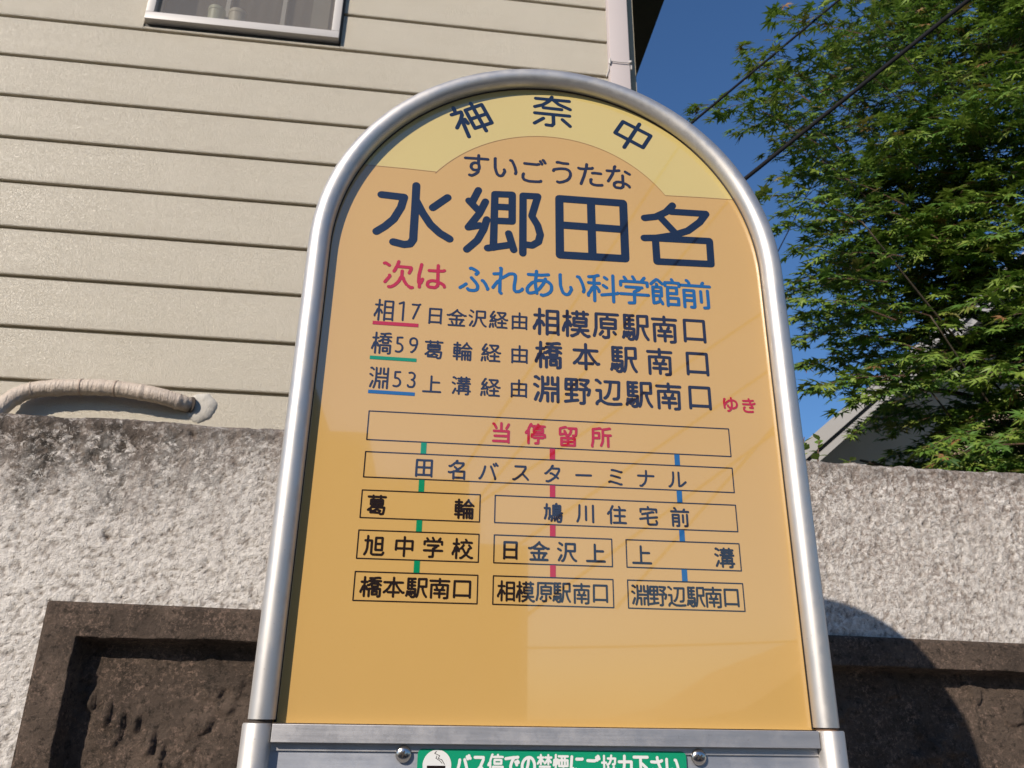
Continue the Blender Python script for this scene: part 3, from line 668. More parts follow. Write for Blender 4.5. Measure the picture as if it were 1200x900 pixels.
# window
wf = box_obj("window_frame", (WX0 + 0.004, WX1 - 0.004, -0.045, 0.03, hz(WB) + 0.004, hz(WB) + 0.040), M_sash, HOUSE, 0.002)
wf.name = "window_frame"
def sub(name, b, m, bev=0.0):
    return box_obj(name, b, m, wf, bev)
sub("jamb", (WX0 + 0.004, WX0 + 0.036, -0.0452, 0.03, hz(WB) + 0.0405, hz(WT)), M_sash, 0.002)
sub("jamb", (WX1 - 0.036, WX1 - 0.004, -0.0452, 0.03, hz(WB) + 0.0405, hz(WT)), M_sash, 0.002)
sub("head", (WX0 + 0.0365, WX1 - 0.0365, -0.045, 0.03, hz(WT) - 0.04, hz(WT)), M_sash, 0.002)
sub("sill_shade_strip", (WX0 - 0.006, WX1 + 0.010, -0.012, 0.02, hz(WB) - 0.0135, hz(WB) + 0.0035), M_dkstrip)  # dark strip added as the shadow under the sill
sub("jamb_seal", (WX1 - 0.0036, WX1 + 0.0030, -0.030, 0.02, hz(WB), hz(WT)), M_dkstrip)
def screen_mat():
    q = NT("insect_screen")
    q.p.inputs["Base Color"].default_value = (0.30, 0.275, 0.25, 1)
    q.p.inputs["Roughness"].default_value = 0.9
    tr = q.n("ShaderNodeBsdfTransparent")
    mx = q.n("ShaderNodeMixShader")
    mx.inputs[0].default_value = 0.34
    q.l(tr.outputs[0], mx.inputs[1])
    q.l(q.p.outputs[0], mx.inputs[2])
    q.l(mx.outputs[0], q.out.inputs[0])
    return q.m
mesh_obj("insect_screen", [(WX0 + 0.0366, -0.026, hz(WB) + 0.0406), (WX1 - 0.0366, -0.026, hz(WB) + 0.0406), (WX1 - 0.0366, -0.026, hz(WT) - 0.041), (WX0 + 0.0366, -0.026, hz(WT) - 0.041)], [(0, 1, 2, 3)], screen_mat(), wf)
sub("pane", (WX0 + 0.0365, WX1 - 0.0365, -0.016, -0.012, hz(WB) + 0.0405, hz(WT) - 0.0405), M_glass)
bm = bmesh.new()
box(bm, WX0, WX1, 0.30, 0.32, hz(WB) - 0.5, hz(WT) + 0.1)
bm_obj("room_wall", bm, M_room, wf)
# cut in the backing for the window is simulated by a shallow lit bay: shelf, lattice bars and bottles behind the glass
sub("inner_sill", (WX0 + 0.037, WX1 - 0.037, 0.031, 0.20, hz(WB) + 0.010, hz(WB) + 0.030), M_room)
for x in (-1.085, -0.85):
    sub("inner_bar", (x - 0.009, x + 0.009, 0.055, 0.068, hz(WB) + 0.0405, hz(WT) - 0.04), M_sash)
cu = []
cf = []
for i in range(161):
    xx_ = WX0 + 0.02 + (WX1 - WX0 - 0.04) * i / 160
    yy_ = 0.085 + 0.0012 * math.sin(i * 0.55) + 0.001 * math.sin(i * 0.23 + 1)
    cu += [(xx_, yy_, hz(WB) - 0.05), (xx_, yy_, hz(WT) + 0.02)]
    if i:
        cf.append((2 * i - 2, 2 * i, 2 * i + 1, 2 * i - 1))
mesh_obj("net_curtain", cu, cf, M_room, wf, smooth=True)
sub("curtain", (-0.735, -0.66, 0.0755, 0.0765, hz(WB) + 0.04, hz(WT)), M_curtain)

# corner trim, bracket and wire
box_obj("corner_trim", (0.573, 0.662, -0.030, 0.06, 0, hz(3.38)), M_trim, HOUSE, 0.004)
box_obj("trim_flange", (0.5665, 0.5725, -0.021, 0.02, 0, hz(3.38)), M_trim, HOUSE)
bm = bmesh.new()
box(bm, 0.662, 0.70, 0.012, 0.05, 0, hz(3.38))
bm_obj("corner_return", bm, M_groove, HOUSE)
tube("corner_wire", [(0.556, -0.022, hz(2.125)), (0.5665, -0.024, hz(2.160)), (0.571, -0.034, hz(2.199)), (0.574, -0.036, hz(2.204)), (0.612, -0.036, hz(2.202)), (0.658, -0.036, hz(2.2035))], 0.0022, M_sash, HOUSE, 8)
tube("wire_hook", [(0.571, -0.033, hz(2.189)), (0.571, -0.037, hz(2.214))], 0.005, M_sash, HOUSE, 8)
bm = bmesh.new()
bmesh.ops.create_uvsphere(bm, u_segments=12, v_segments=8, radius=0.008, matrix=Matrix.Translation((0.664, -0.034, hz(2.210))))
box(bm, 0.665, 0.671, -0.030, -0.02, hz(2.175), hz(2.205), 0.001)
bm_obj("wire_clip", bm, M_sash, HOUSE, auto=40)
# roof with deep dark eave on the right
EX = 1.100
box_obj("eave", (-6.6, EX, -0.25, 7.0, hz(3.40), hz(3.52)), M_soffit, HOUSE)
bm = bmesh.new()
vs = [bm.verts.new(v) for v in ((-6.65, -0.27, hz(3.523)), (EX + 0.03, -0.27, hz(3.523)), (EX + 0.03, 7.02, hz(3.523)), (-6.65, 7.02, hz(3.523)), (-6.65, -0.27, hz(3.60)), (EX + 0.03, -0.27, hz(3.60)), (EX + 0.03, 7.02, hz(3.60)), (-6.65, 7.02, hz(3.60)), (-2.7, -0.27, hz(5.1)), (-2.7, 7.02, hz(5.1)))]
for f in ((0, 1, 5, 4), (1, 2, 6, 5), (2, 3, 7, 6), (3, 0, 4, 7), (4, 5, 8), (7, 9, 6), (5, 6, 9, 8), (4, 8, 9, 7), (0, 3, 2, 1)):
    bm.faces.new([vs[i] for i in f])
bm_obj("roof", bm, M_roof, HOUSE)
box_obj("side_wall", (XL, 0.60, 0.35, 6.6, 0, hz(3.38)), M_groove, HOUSE)

# items on the inner sill of the window stand there on their own
def bottle(name, x, r0, r1, h, m, label):
    prof = [(r0, 0), (r0, 0.002), (r1, h * 0.85), (r1 * 1.06, h * 0.86), (r1 * 1.06, h)]
    bm = bmesh.new()
    seg = 16
    rings = []
    for r, z in prof:
        rings.append([bm.verts.new((r * math.cos(2 * math.pi * i / seg), r * math.sin(2 * math.pi * i / seg), z)) for i in range(seg)])
    for a, b in zip(rings[:-1], rings[1:]):
        for i in range(seg):
            bm.faces.new((a[i], a[(i + 1) % seg], b[(i + 1) % seg], b[i]))
    bm.faces.new(rings[0][::-1])
    bm.faces.new(rings[-1])
    o = bm_obj(name, bm, m, None, auto=40)
    o.location = (x, 2.0 + 0.030 + x * math.sin(rad(0.8)), GZ + hz(WB) + 0.0305)
    return tag(o, label, "container")
bottle("bottle", -1.117, 0.030, 0.034, 0.125, M_bottle, "pale green bottle on the sill inside the window, left one")
bottle("plastic_cup", -1.03, 0.026, 0.036, 0.118, M_bottle2, "beige flared cup on the sill inside the window, right one")

# wrapped pipe coming out of the siding
PIPE = empty("wrapped_pipe", (-0.93, 1.93, 0.5), "tape-wrapped air conditioner pipe bending out of the cream siding over the wall", "pipe")
def catmull(P, n=8):
    P = [Vector(p) for p in P]
    Q = [P[0]] + P + [P[-1]]
    out = []
    for i in range(1, len(Q) - 2):
        for j in range(n):
            t = j / n
            a, b, c_, d = Q[i - 1], Q[i], Q[i + 1], Q[i + 2]
            out.append(0.5 * ((2 * b) + (c_ - a) * t + (2 * a - 5 * b + 4 * c_ - d) * t * t + (3 * b - a - 3 * c_ + d) * t ** 3))
    out.append(P[-1])
    return out
pp = [(-1.530, 1.80, 0.32), (-1.505, 1.89, 0.430), (-1.475, 1.915, 0.492), (-1.425, 1.922, 0.527), (-1.338, 1.925, 0.543), (-1.25, 1.925, 0.549), (-1.18, 1.925, 0.550),
      (-1.10, 1.925, 0.543), (-1.025, 1.928, 0.533), (-0.965, 1.945, 0.522), (-0.938, 1.975, 0.520), (-0.930, 2.02, 0.520)]
path = catmull(pp, 10)
rs = []
random.seed(4)
for i, p in enumerate(path):
    wrap = 0.0005 * math.sin(i * 1.9) + (0.0022 if i % 17 in (4, 5) else 0)
    rs.append(0.0268 + wrap + random.uniform(-0.0006, 0.0006))
V, F = sweep(path, rs, 20)
o = mesh_obj("wrapped_tube", [v - Vector((-0.93, 1.93, 0.5)) for v in V], F, M_tape, PIPE, smooth=True)
M_tape2 = plain("tape_overlap", (0.36, 0.27, 0.21), 0.6)
for i0 in (62, 47, 30):
    seg_ = [path[i0] - Vector((-0.93, 1.93, 0.5)), path[i0 + 1] - Vector((-0.93, 1.93, 0.5)) ]
    V, F = sweep([seg_[0], seg_[0].lerp(seg_[1], 0.45)], 0.0288, 20)
    mesh_obj("tape_overlap", V, F, M_tape if i0 == 30 else M_tape2, PIPE, smooth=True, auto=50)
bm = bmesh.new()
ring = []
N_ = 40
for k_ in range(4):
    rr = (0.062, 0.056, 0.046, 0.026)[k_]
    yy = (0.0, -0.012, -0.020, -0.022)[k_]
    ring.append([bm.verts.new((0.034 + rr * (1 + 0.05 * math.sin(3 * a + 1) + 0.05 * math.sin(5 * a)) * math.cos(a) * 0.92, yy + 1.983 - 1.93 + random.uniform(-0.002, 0.002), 0.012 + rr * (1 + 0.05 * math.sin(2 * a) + 0.04 * math.sin(7 * a)) * math.sin(a) * 0.98)) for a in [2 * math.pi * i / N_ for i in range(N_)]])
for a, b in zip(ring[:-1], ring[1:]):
    for i in range(N_):
        bm.faces.new((a[i], a[(i + 1) % N_], b[(i + 1) % N_], b[i]))
bm.faces.new(ring[-1])
bm_obj("putty_seal", bm, M_putty, PIPE, smooth=True)
V, F = sweep([(0.004, 1.962 - 1.93, 0.0185), (0.002, 1.960 - 1.93, 0.0185)], 0.0275, 24)
mesh_obj("sleeve_hole", V, F, M_seal, PIPE, auto=40)

# ---------------------------------------------------------------- bus stop sign
SIGN = empty("bus_stop_sign", (0, 0, GZ), "round-topped orange Japanese bus stop sign in a silver tube frame", "bus stop sign")
def sz(z):
    return z - GZ
# curved tube
pts = [(-0.23, 0, sz(-0.4305 + 0.0005))]
n = 14
for i in range(1, n):
    pts.append((-0.23, 0, sz(-0.43 + 0.43 * i / n)))
for i in range(0, 73):
    t = math.pi * i / 72
    pts.append((-0.23 * math.cos(t), 0, sz(0.23 * math.sin(t))))
for i in range(1, n):
    pts.append((0.23, 0, sz(-0.43 * i / n)))
pts.append((0.23, 0, sz(-0.4305)))
V, F = sweep(pts, 0.0105, 32, ref=(0, 1, 0))
mesh_obj("tube_frame", V, F, M_tube, SIGN, smooth=True, auto=60)
# darker spigot in the joint, then the thicker posts
for s in (-1, 1):
    tube("joint_spigot", [(s * 0.2305, 0, sz(-0.4335)), (s * 0.2305, 0, sz(-0.4295))], 0.0088, M_seal if s < 0 else plain('rusty_joint', (0.16, 0.09, 0.05), 0.9, 0.4, 200), SIGN, 24)
    V, F = sweep([(s * 0.2325, 0, 0.0), (s * 0.2325, 0, sz(-0.4340)), (s * 0.2325, 0, sz(-0.4328))], [0.0115, 0.0115, 0.0108], 32)
    mesh_obj("post", V, F, M_post, SIGN, smooth=True, auto=50)
# panel
PY = 0.005
panel = extrude_xz("sign_face", arch_outline(0.2235, sz(0), sz(-0.4325)), PY, PY + 0.004, M_panel, SIGN)
# back plate and edge seal
out = arch_outline(0.2203, sz(0), sz(-0.432))
V, F = sweep([(x, PY - 0.0004, z) for x, z in out], 0.0011, 8, ref=(0, 1, 0))
mesh_obj("edge_seal", V, F, M_seal, SIGN, smooth=True)
extrude_xz("back_plate", arch_outline(0.222, sz(0), sz(-0.4325)), PY + 0.0045, PY + 0.009, M_board, SIGN)

def flat(name, polys, y, m, parent):
    """flat print: every polygon (mm on the face, x z) joined without overlaps"""
    verts, faces = [], []
    for grp in polys:
        co = []
        fc = []
        for poly in grp:
            fc.append(list(range(len(co), len(co) + len(poly))))
            co += [Vector(p) for p in poly]
        r = geometry.delaunay_2d_cdt(co, [], fc, 0, 1e-4)
        b = len(verts)
        verts += [(v.x / 1000, y, sz(v.y / 1000)) for v in r[0]]
        Q = [np.array([(q.x, q.y) for q in map(Vector, p)]) for p in grp]
        cen = np.array([[sum(r[0][i].x for i in f) / len(f), sum(r[0][i].y for i in f) / len(f)] for f in r[2]])
        ins = np.zeros(len(cen), bool)
        for q in Q:                                  # inside any of the outlines (even-odd test per outline)
            c_ = np.zeros(len(cen), bool)
            for (xa, ya), (xb, yb) in zip(q, np.roll(q, -1, 0)):
                if ya != yb:
                    c_ ^= ((ya > cen[:, 1]) != (yb > cen[:, 1])) & (cen[:, 0] < (xb - xa) * (cen[:, 1] - ya) / (yb - ya) + xa)
            ins |= c_
        for f, k_ in zip(r[2], ins):
            if k_:
                faces.append(tuple(b + i for i in reversed(f)))
    me = bpy.data.meshes.new(name)
    me.from_pydata(verts, [], faces)
    me.materials.append(m)
    bm = bmesh.new()
    bm.from_mesh(me)
    for f in bm.faces:
        f.normal_update()
        if f.normal.y > 0:
            f.normal_flip()
    bm.to_mesh(me)
    bm.free()
    return link(bpy.data.objects.new(name, me), parent)

def capsule(a, b, r, n=6):
    a = Vector(a)
    b = Vector(b)
    d = b - a
    th = math.atan2(d.y, d.x)
    P = []
    for i in range(n + 1):
        t = th + math.pi / 2 + math.pi * i / n
        P.append((a.x + r * math.cos(t), a.y + r * math.sin(t)))
    for i in range(n + 1):
        t = th - math.pi / 2 + math.pi * i / n
        P.append((b.x + r * math.cos(t), b.y + r * math.sin(t)))
    return P

def strokes_to_caps(strokes, r):
    caps = []
    for s in strokes:
        for a, b in zip(s[:-1], s[1:]):
            if abs(a[0] - b[0]) + abs(a[1] - b[1]) > 1e-4:
                caps.append(capsule(a, b, r))
    return caps

DEC = {}
def glyph(ch):
    if ch not in DEC:
        S = []
        for w in GLYPHS[ch].split():
            S.append([(int(w[i:i + 2]) / 100, int(w[i + 2:i + 4]) / 100) for i in range(0, len(w), 4)])
        xs_ = [p[0] for s in S for p in s]
        zs_ = [p[1] for s in S for p in s]
        cx, cz = (min(xs_) + max(xs_)) / 2, (min(zs_) + max(zs_)) / 2
        DEC[ch] = [[(p[0] - cx, p[1] - cz) for p in s] for s in S]
    return DEC[ch]

# lighter band over the head of the face
BAND = [(-180.8, 100.5), (-148.2, 99.9), (-119.7, 98.8)]
a0 = math.atan2(96.5 - 3, -119.7)
a1 = math.atan2(90.5 - 3, 123.0)
for i in range(0, 33):
    t = a0 + (a1 - a0) * i / 32
    BAND.append((-0.7 + 153.0 * math.cos(t), 3.0 + 153.0 * math.sin(t)))
BAND += [(164.9, 92.8), (199.5, 93.1)]
BAND = [(-193.8, 100.7)] + BAND
outer = []
Ro = 219.2
t0 = math.asin(93.1 / Ro)
t1 = math.pi - math.asin(100.7 / Ro)
for i in range(0, 61):
    t = t0 + (t1 - t0) * i / 60
    outer.append((Ro * math.cos(t), Ro * math.sin(t)))
flat("colour_band", [[BAND + outer]], PY - 0.00012, M_band, panel)
flat("band_outline", [strokes_to_caps([BAND], 0.32)], PY - 0.00022, M_outline, panel)

INK = {'ink': M_ink, 'red': M_red, 'blue': M_blue, 'dark': M_dark, 'navy': M_navy, 'white': M_white}
for kind, r, chars in LINES:
    grp = []
    for ch, X, Z, sx, szz in chars:
        S = [[(X + p[0] * sx, Z + p[1] * szz) for p in s] for s in glyph(ch)]
        grp.append(strokes_to_caps(S, r))
    flat("lettering", grp, PY - 0.00032, INK[kind], panel)
for kind, r, nm, strokes in TRACED:
    flat("lettering", [strokes_to_caps(strokes, r)], PY - 0.00032, INK[kind], panel)

def bar(x0, z0, x1, z1, x2, z2, x3, z3):
    return [(x0, z0), (x1, z1), (x2, z2), (x3, z3)]
def hbar(name, xa, xb, z, h, m, tilt=0.0):
    return flat(name, [[bar(xa, z - h / 2, xb, z - h / 2 + tilt, xb, z + h / 2 + tilt, xa, z + h / 2)]], PY - 0.00030, m, panel)
hbar("underline", -172.2, -128.7, -79.6, 3.7, M_red, -0.3)
hbar("underline", -172.0, -128.4, -115.8, 3.5, M_green, -0.5)
hbar("underline", -170.8, -128.0, -150.1, 3.4, M_blue, -0.5)

def rect(x0, x1, z0, z1):
    flat("stop_box", [strokes_to_caps([[(x0, z0), (x1, z0), (x1, z1), (x0, z1), (x0, z0)]], 0.52)], PY - 0.00028, M_dark, panel)
rect(-168.3, 170.7, -196.6, -169.2)
rect(-168.3, 170.7, -231.3, -207.9)
rect(-168.3, -64.4, -267.6, -243.1)
rect(-51.0, 170.7, -267.6, -243.1)
for z0, z1 in ((-302.7, -278.5), (-337.6, -313.8)):
    rect(-168.3, -64.4, z0, z1)
    rect(-51.0, 53.7, z0, z1)
    rect(66.7, 170.7, z0, z1)
for x, m, segs in ((-116.9, M_green, [(-197.1, -207.4), (-231.8, -242.6), (-268.1, -278.0), (-303.2, -313.3)]),
                   (0.8, M_red, [(-197.1, -207.4), (-231.8, -242.6), (-268.1, -278.0), (-303.2, -313.3)]),
                   (118.3, M_blue, [(-197.1, -207.4), (-231.8, -242.6), (-268.1, -278.0), (-303.2, -313.3)])):
    for za, zb in segs:
        flat("route_line", [[bar(x - 2.5, zb, x + 2.5, zb, x + 2.5, za, x - 2.5, za)]], PY - 0.00026, m, panel)

# rail and lower board
bm = bmesh.new()
box(bm, -0.2205, 0.2205, -0.0055, 0.0125, sz(-0.4462), sz(-0.4332), 0.0004)
bm_obj("cross_rail", bm, M_rail, SIGN)
lb = box_obj("lower_board", (-0.2215, 0.2215, 0.0030, 0.0065, sz(-1.15), sz(-0.4466)), M_board, SIGN)
box_obj("board_lip", (-0.2210, 0.2210, 0.0012, 0.0029, sz(-0.4522), sz(-0.4466)), M_rail, SIGN)
box_obj("cross_rail", (-0.2205, 0.2205, -0.0055, 0.0125, sz(-1.165), sz(-1.1505)), M_rail, SIGN)
box_obj("foot_plate", (-0.30, 0.30, -0.18, 0.18, 0.0005, 0.09), M_pave, SIGN, 0.01)
box_obj("timetable_sheet", (-0.17, 0.17, 0.0022, 0.0029, sz(-1.10), sz(-0.56)), plain("timetable_paper", (0.7, 0.7, 0.68), 0.4, 0.03), SIGN)
for x in (-0.1187, 0.1192):
    bm = bmesh.new()
    bmesh.ops.create_uvsphere(bm, u_segments=28, v_segments=14, radius=0.0064)
    for v in bm.verts:
        v.co.y *= 0.52
    dl = [v for v in bm.verts if v.co.y > 0.0004]
    bmesh.ops.delete(bm, geom=dl, context='VERTS')
    sc_ = bm_obj("screw", bm, M_steel, SIGN, smooth=True)
    sc_.location = (x, 0.0012, sz(-0.4538))
    sc_.rotation_euler = (0, rad(20 if x < 0 else 50), 0)
    bm = bmesh.new()
    box(bm, -0.0026, 0.0026, -0.0037, -0.0020, -0.00045, 0.00045)
    box(bm, -0.00045, 0.00045, -0.00372, -0.0020, -0.0026, 0.0026)
    bm_obj("screw_slot", bm, M_seal, sc_)
# sticker
def rrect(x0, x1, z0, z1, r, n=8):
    P = []
    for cx, cz, a in ((x0 + r, z0 + r, 180), (x1 - r, z0 + r, 270), (x1 - r, z1 - r, 0), (x0 + r, z1 - r, 90)):
        for i in range(n + 1):
            t = rad(a + 90 * i / n)
            P.append((cx + r * math.cos(t), cz + r * math.sin(t)))
    return P
st = flat("no_smoking_sticker", [[rrect(-107.6, 108.6, -474.0, -449.8, 4.0)]], 0.00085, M_stk, SIGN)
circ = [(-92.2 + 11.2 * math.cos(2 * math.pi * i / 40), -461.6 + 11.2 * math.sin(2 * math.pi * i / 40)) for i in range(40)]
flat("pictogram_disc", [[circ]], 0.00070, M_white, st)
flat("pictogram", [[[(-100.0, -466.0), (-85.6, -466.0), (-85.6, -461.8), (-100.0, -461.8)]] + strokes_to_caps([[(-86.3, -460.9), (-88.5, -457.6), (-91.4, -456.6), (-90.4, -454.6), (-94.4, -453.0), (-93.0, -451.6)], [(-88.3, -460.0), (-90.5, -458.0), (-93.2, -456.6), (-92.6, -454.9)]], 0.22)], 0.00055, M_dark, st)
txt = "バス停での禁煙にご協力下さい"
grp = []
for i, ch in enumerate(txt):
    X = -72.1 + (96.9 + 72.1) * i / (len(txt) - 1)
    S = [[(X + p[0] * 13.6, -461.6 + p[1] * 19.0) for p in s] for s in glyph(ch)]
    grp.append(strokes_to_caps(S, 1.12 if ch not in "禁煙協停" else 0.85))
flat("lettering", grp, 0.00055, M_white, st)

# ---------------------------------------------------------------- overhead wires
def sag(a, b, s, n=24):
    a = Vector(a)
    b = Vector(b)
    return [a.lerp(b, i / n) - Vector((0, 0, 4 * s * (i / n) * (1 - i / n))) for i in range(n + 1)]
def wire(a, b, r, s, label, name="overhead_wire", group=None):
    o = tube(name, sag(a, b, s), r, M_wire, None, 10)
    return tag(o, label, "wire", group)
def beyond(a, b, ka, kb):
    a = Vector(a)
    b = Vector(b)
    d = b - a
    return a - d * ka, b + d * kb
a, b = beyond((0.894, 1.90, 1.847), (1.639, 1.90, 2.621), 0.28, 4.0)
wire(a, b, 0.0055, 0.0, "thin black wire crossing the blue sky, nearer the house corner", group=None)
a, b = beyond((0.625, 1.975, 1.169), (1.7359, 1.30, 1.9851), 0.0, 2.5)
wire(a, b, 0.0080, 0.0, "thick black cable running from behind the sign up across the maple")
a, b = beyond((2.2575, 4.0, 2.6221), (2.6924, 4.0, 3.411), 4.6, 3.0)
wire(a, b, 0.004, 0.0, "faint thin wire far behind the maple tips")
for i, (a, b) in enumerate((((1.95, -6.0, 4.49), (0.75, -6.0, 2.46)), ((2.39, -6.0, 3.94), (0.89, -6.0, 1.99)), ((2.43, -6.0, 2.15), (1.09, -6.0, 1.17)), ((2.76, -6.0, 1.78), (1.32, -6.0, 0.72)), ((1.53, -6.0, 2.09), (0.31, -6.0, 1.19)), ((3.01, -6.0, 2.02), (2.24, -6.0, 1.19)))):
    a, b = beyond(a, b, 2.0, 1.0)
    wire(a, b, 0.014, 0.0, "black wire over the street seen only as a line in the sign face", group="wires over the street")
wire((-3.0, -6.0, 0.02), (9.0, -6.0, 0.75), 0.009, 0.25, "low wire over the street seen only as a sagging line in the sign face")


# ---------------------------------------------------------------- neighbouring house on the right
NH = empty("gabled_house", (4.6, 6.0, GZ), "beige house with a pale rising gable edge seen over the wall under the maple", "house")
nx = lambda x: x - 4.6
SL = (2.7049 - 1.8801) / (4.2701 - 3.277)
AX = 8.8       # ridge
def rake(name, x0, x1, zo, th, y0, y1, m):
    """board running up the gable; zo is the height offset of its top over the eave line"""
    f = lambda x: 1.8801 + SL * (x - 3.277) + zo
    V = []
    for y in (y0, y1):
        V += [(nx(x0), y, hz(f(x0))), (nx(x1), y, hz(f(x1))), (nx(x1), y, hz(f(x1) - th)), (nx(x0), y, hz(f(x0) - th))]
    F_ = [(0, 1, 2, 3), (7, 6, 5, 4), (0, 4, 5, 1), (1, 5, 6, 2), (2, 6, 7, 3), (3, 7, 4, 0)]
    bm = bmesh.new()
    vs = [bm.verts.new(v) for v in V]
    for q in F_:
        bm.faces.new([vs[i] for i in q])
    return bm_obj(name, bm, m, NH)
rake("barge_board", 2.35, AX, 0.0, 0.155, -0.02, 0.03, M_fascia)
rake("barge_gap", 2.36, AX, -0.156, 0.045, 0.02, 0.05, M_soffit)
rake("barge_board", 2.35, AX, -0.202, 0.075, 0.0, 0.04, M_fascia)
rake("roof_deck", 2.34, AX, -0.20, 0.04, 0.052, 2.4, M_roof)
rake("soffit_board", 2.36, AX, -0.242, 0.03, 0.053, 2.35, M_soffit2)
V = []
wy = 0.75
zt = lambda x: hz(1.8801 + SL * (x - 3.277) - 0.275)
bm = bmesh.new()
outl = [(3.15, hz(GZ)), (3.15, zt(3.15)), (AX, zt(AX)), (2 * AX - 3.15, zt(3.15)), (2 * AX - 3.15, hz(GZ))]
a_ = [bm.verts.new((nx(x), wy, z)) for x, z in outl]
b_ = [bm.verts.new((nx(x), 2.3, z)) for x, z in outl]
bm.faces.new(a_)
bm.faces.new(b_[::-1])
for i in range(5):
    bm.faces.new((a_[i], a_[(i + 1) % 5], b_[(i + 1) % 5], b_[i]))
bm_obj("wall", bm, M_wall2, NH)

# ---------------------------------------------------------------- houses and lines across the street (seen in the glossy face)
FB = empty("brown_house", (-2.4, -9.0, GZ - 0.13), "dark brown house across the street with stepped roofs", "house")
def fb(name, x0, x1, z1, y0=-9.0, y1=-15.0, m=M_far):
    return box_obj(name, (x0 + 2.4, x1 + 2.4, y1 + 9.0, y0 + 9.0, 0, z1 - GZ + 0.13), m, FB)
fb("wall", -9.0, -1.72, 3.6)
fb("roof", -9.2, -0.90, 2.75, -8.99, -14.0, M_roof)
fb("porch_wall", -0.89, 0.38, 2.20, -8.995, -13.0)
fb("porch_roof", 0.385, 0.53, 1.90, -8.98, -13.0, M_roof)
fb("garage_wall", 0.535, 1.12, 1.42, -9.0, -13.0)
for x in (-4.5, -2.9):
    box_obj("window", (x + 2.4, x + 3.4, -0.02 + 0.03, 0.04, 2.4, 3.6), M_glass, FB)
gs = empty("low_garage", (3.5, -9.5, GZ - 0.13), "low garage roof across the street beside the brown house", "garage")
bm = bmesh.new()
outl = [(1.0, 0), (1.0, 1.42), (2.7, 1.45), (3.6, 1.62), (4.6, 2.2), (6.5, 2.9), (6.5, 0)]
a_ = [bm.verts.new((x - 3.5 + 0.25, 0.0, z)) for x, z in outl]
b_ = [bm.verts.new((x - 3.5 + 0.25, -4.0, z)) for x, z in outl]
bm.faces.new(a_)
bm.faces.new(b_[::-1])
for i in range(len(outl)):
    j = (i + 1) % len(outl)
    bm.faces.new((a_[i], a_[j], b_[j], b_[i]))
bm_obj("wall", bm, M_far, gs)
pole = empty("utility_pole", (3.05, -6.0, GZ - 0.13), "grey concrete utility pole across the street carrying the wires", "utility pole")
V, F = sweep([(0, 0, 0), (0, 0, 9.5)], [0.055, 0.04], 20)
mesh_obj("shaft", V, F, M_polec, pole, smooth=True, auto=50)
box_obj("crossarm", (-0.9, 0.9, -0.03, 0.03, 8.3, 8.38), M_rail, pole)

# ---------------------------------------------------------------- maple
TREE = empty("maple_tree", (3.25, 2.9, GZ), "green Japanese maple reaching over the right part of the wall", "tree")
T0 = Vector((3.25, 2.9, GZ))
rng = np.random.RandomState(7)
random.seed(7)
limbs_V, limbs_F = [], []
def add_to(VV, FF, V, F):
    b = len(VV)
    VV += V
    FF += [tuple(b + i for i in f) for f in F]
trunk_pts = [(0, 0, -0.1), (0.02, 0.0, 0.5), (-0.03, 0.02, 1.1), (-0.10, 0.0, 1.7), (-0.06, -0.02, 2.4), (-0.1, 0.0, 3.2), (0.0, 0.05, 4.2)]
V, F = sweep(catmull(trunk_pts, 6), [0.085 - 0.075 * i / 36 for i in range(37)], 14)
mesh_obj("trunk", V, F, M_bark, TREE, smooth=True)
limb_tips = []
for i in range(26):
    z0 = 1.1 + 3.0 * (i / 25)
    a = i * 2.4 + 0.3
    L = random.uniform(0.9, 1.5) * (1.0 if i < 20 else 0.75)
    b = Vector((-0.06, 0, z0))
    dirv = Vector((math.cos(a), math.sin(a) * 0.8, random.uniform(0.25, 0.6))).normalized()
    tip = b + dirv * L
    mid = b.lerp(tip, 0.5) + Vector((0, 0, 0.08))
    V, F = sweep(catmull([b, mid, tip], 5), [0.028 - 0.022 * j / 10 for j in range(11)], 8)
    o = mesh_obj("limb", V, F, M_bark, TREE, smooth=True)
    limb_tips.append((b + T0, tip + T0))
for s in SPRAYS[::9]:
    tip = Vector(s[3:6])
    b = Vector((3.17, 2.9, max(-0.6, min(2.2, tip.z - 0.9))))
    mid = b.lerp(tip, 0.55) + Vector((0, 0, -0.05))
    V, F = sweep([p - T0 for p in catmull([b, mid, tip], 5)], [0.010 - 0.007 * j / 10 for j in range(11)], 8)
    mesh_obj("limb", V, F, M_bark, TREE, smooth=True)

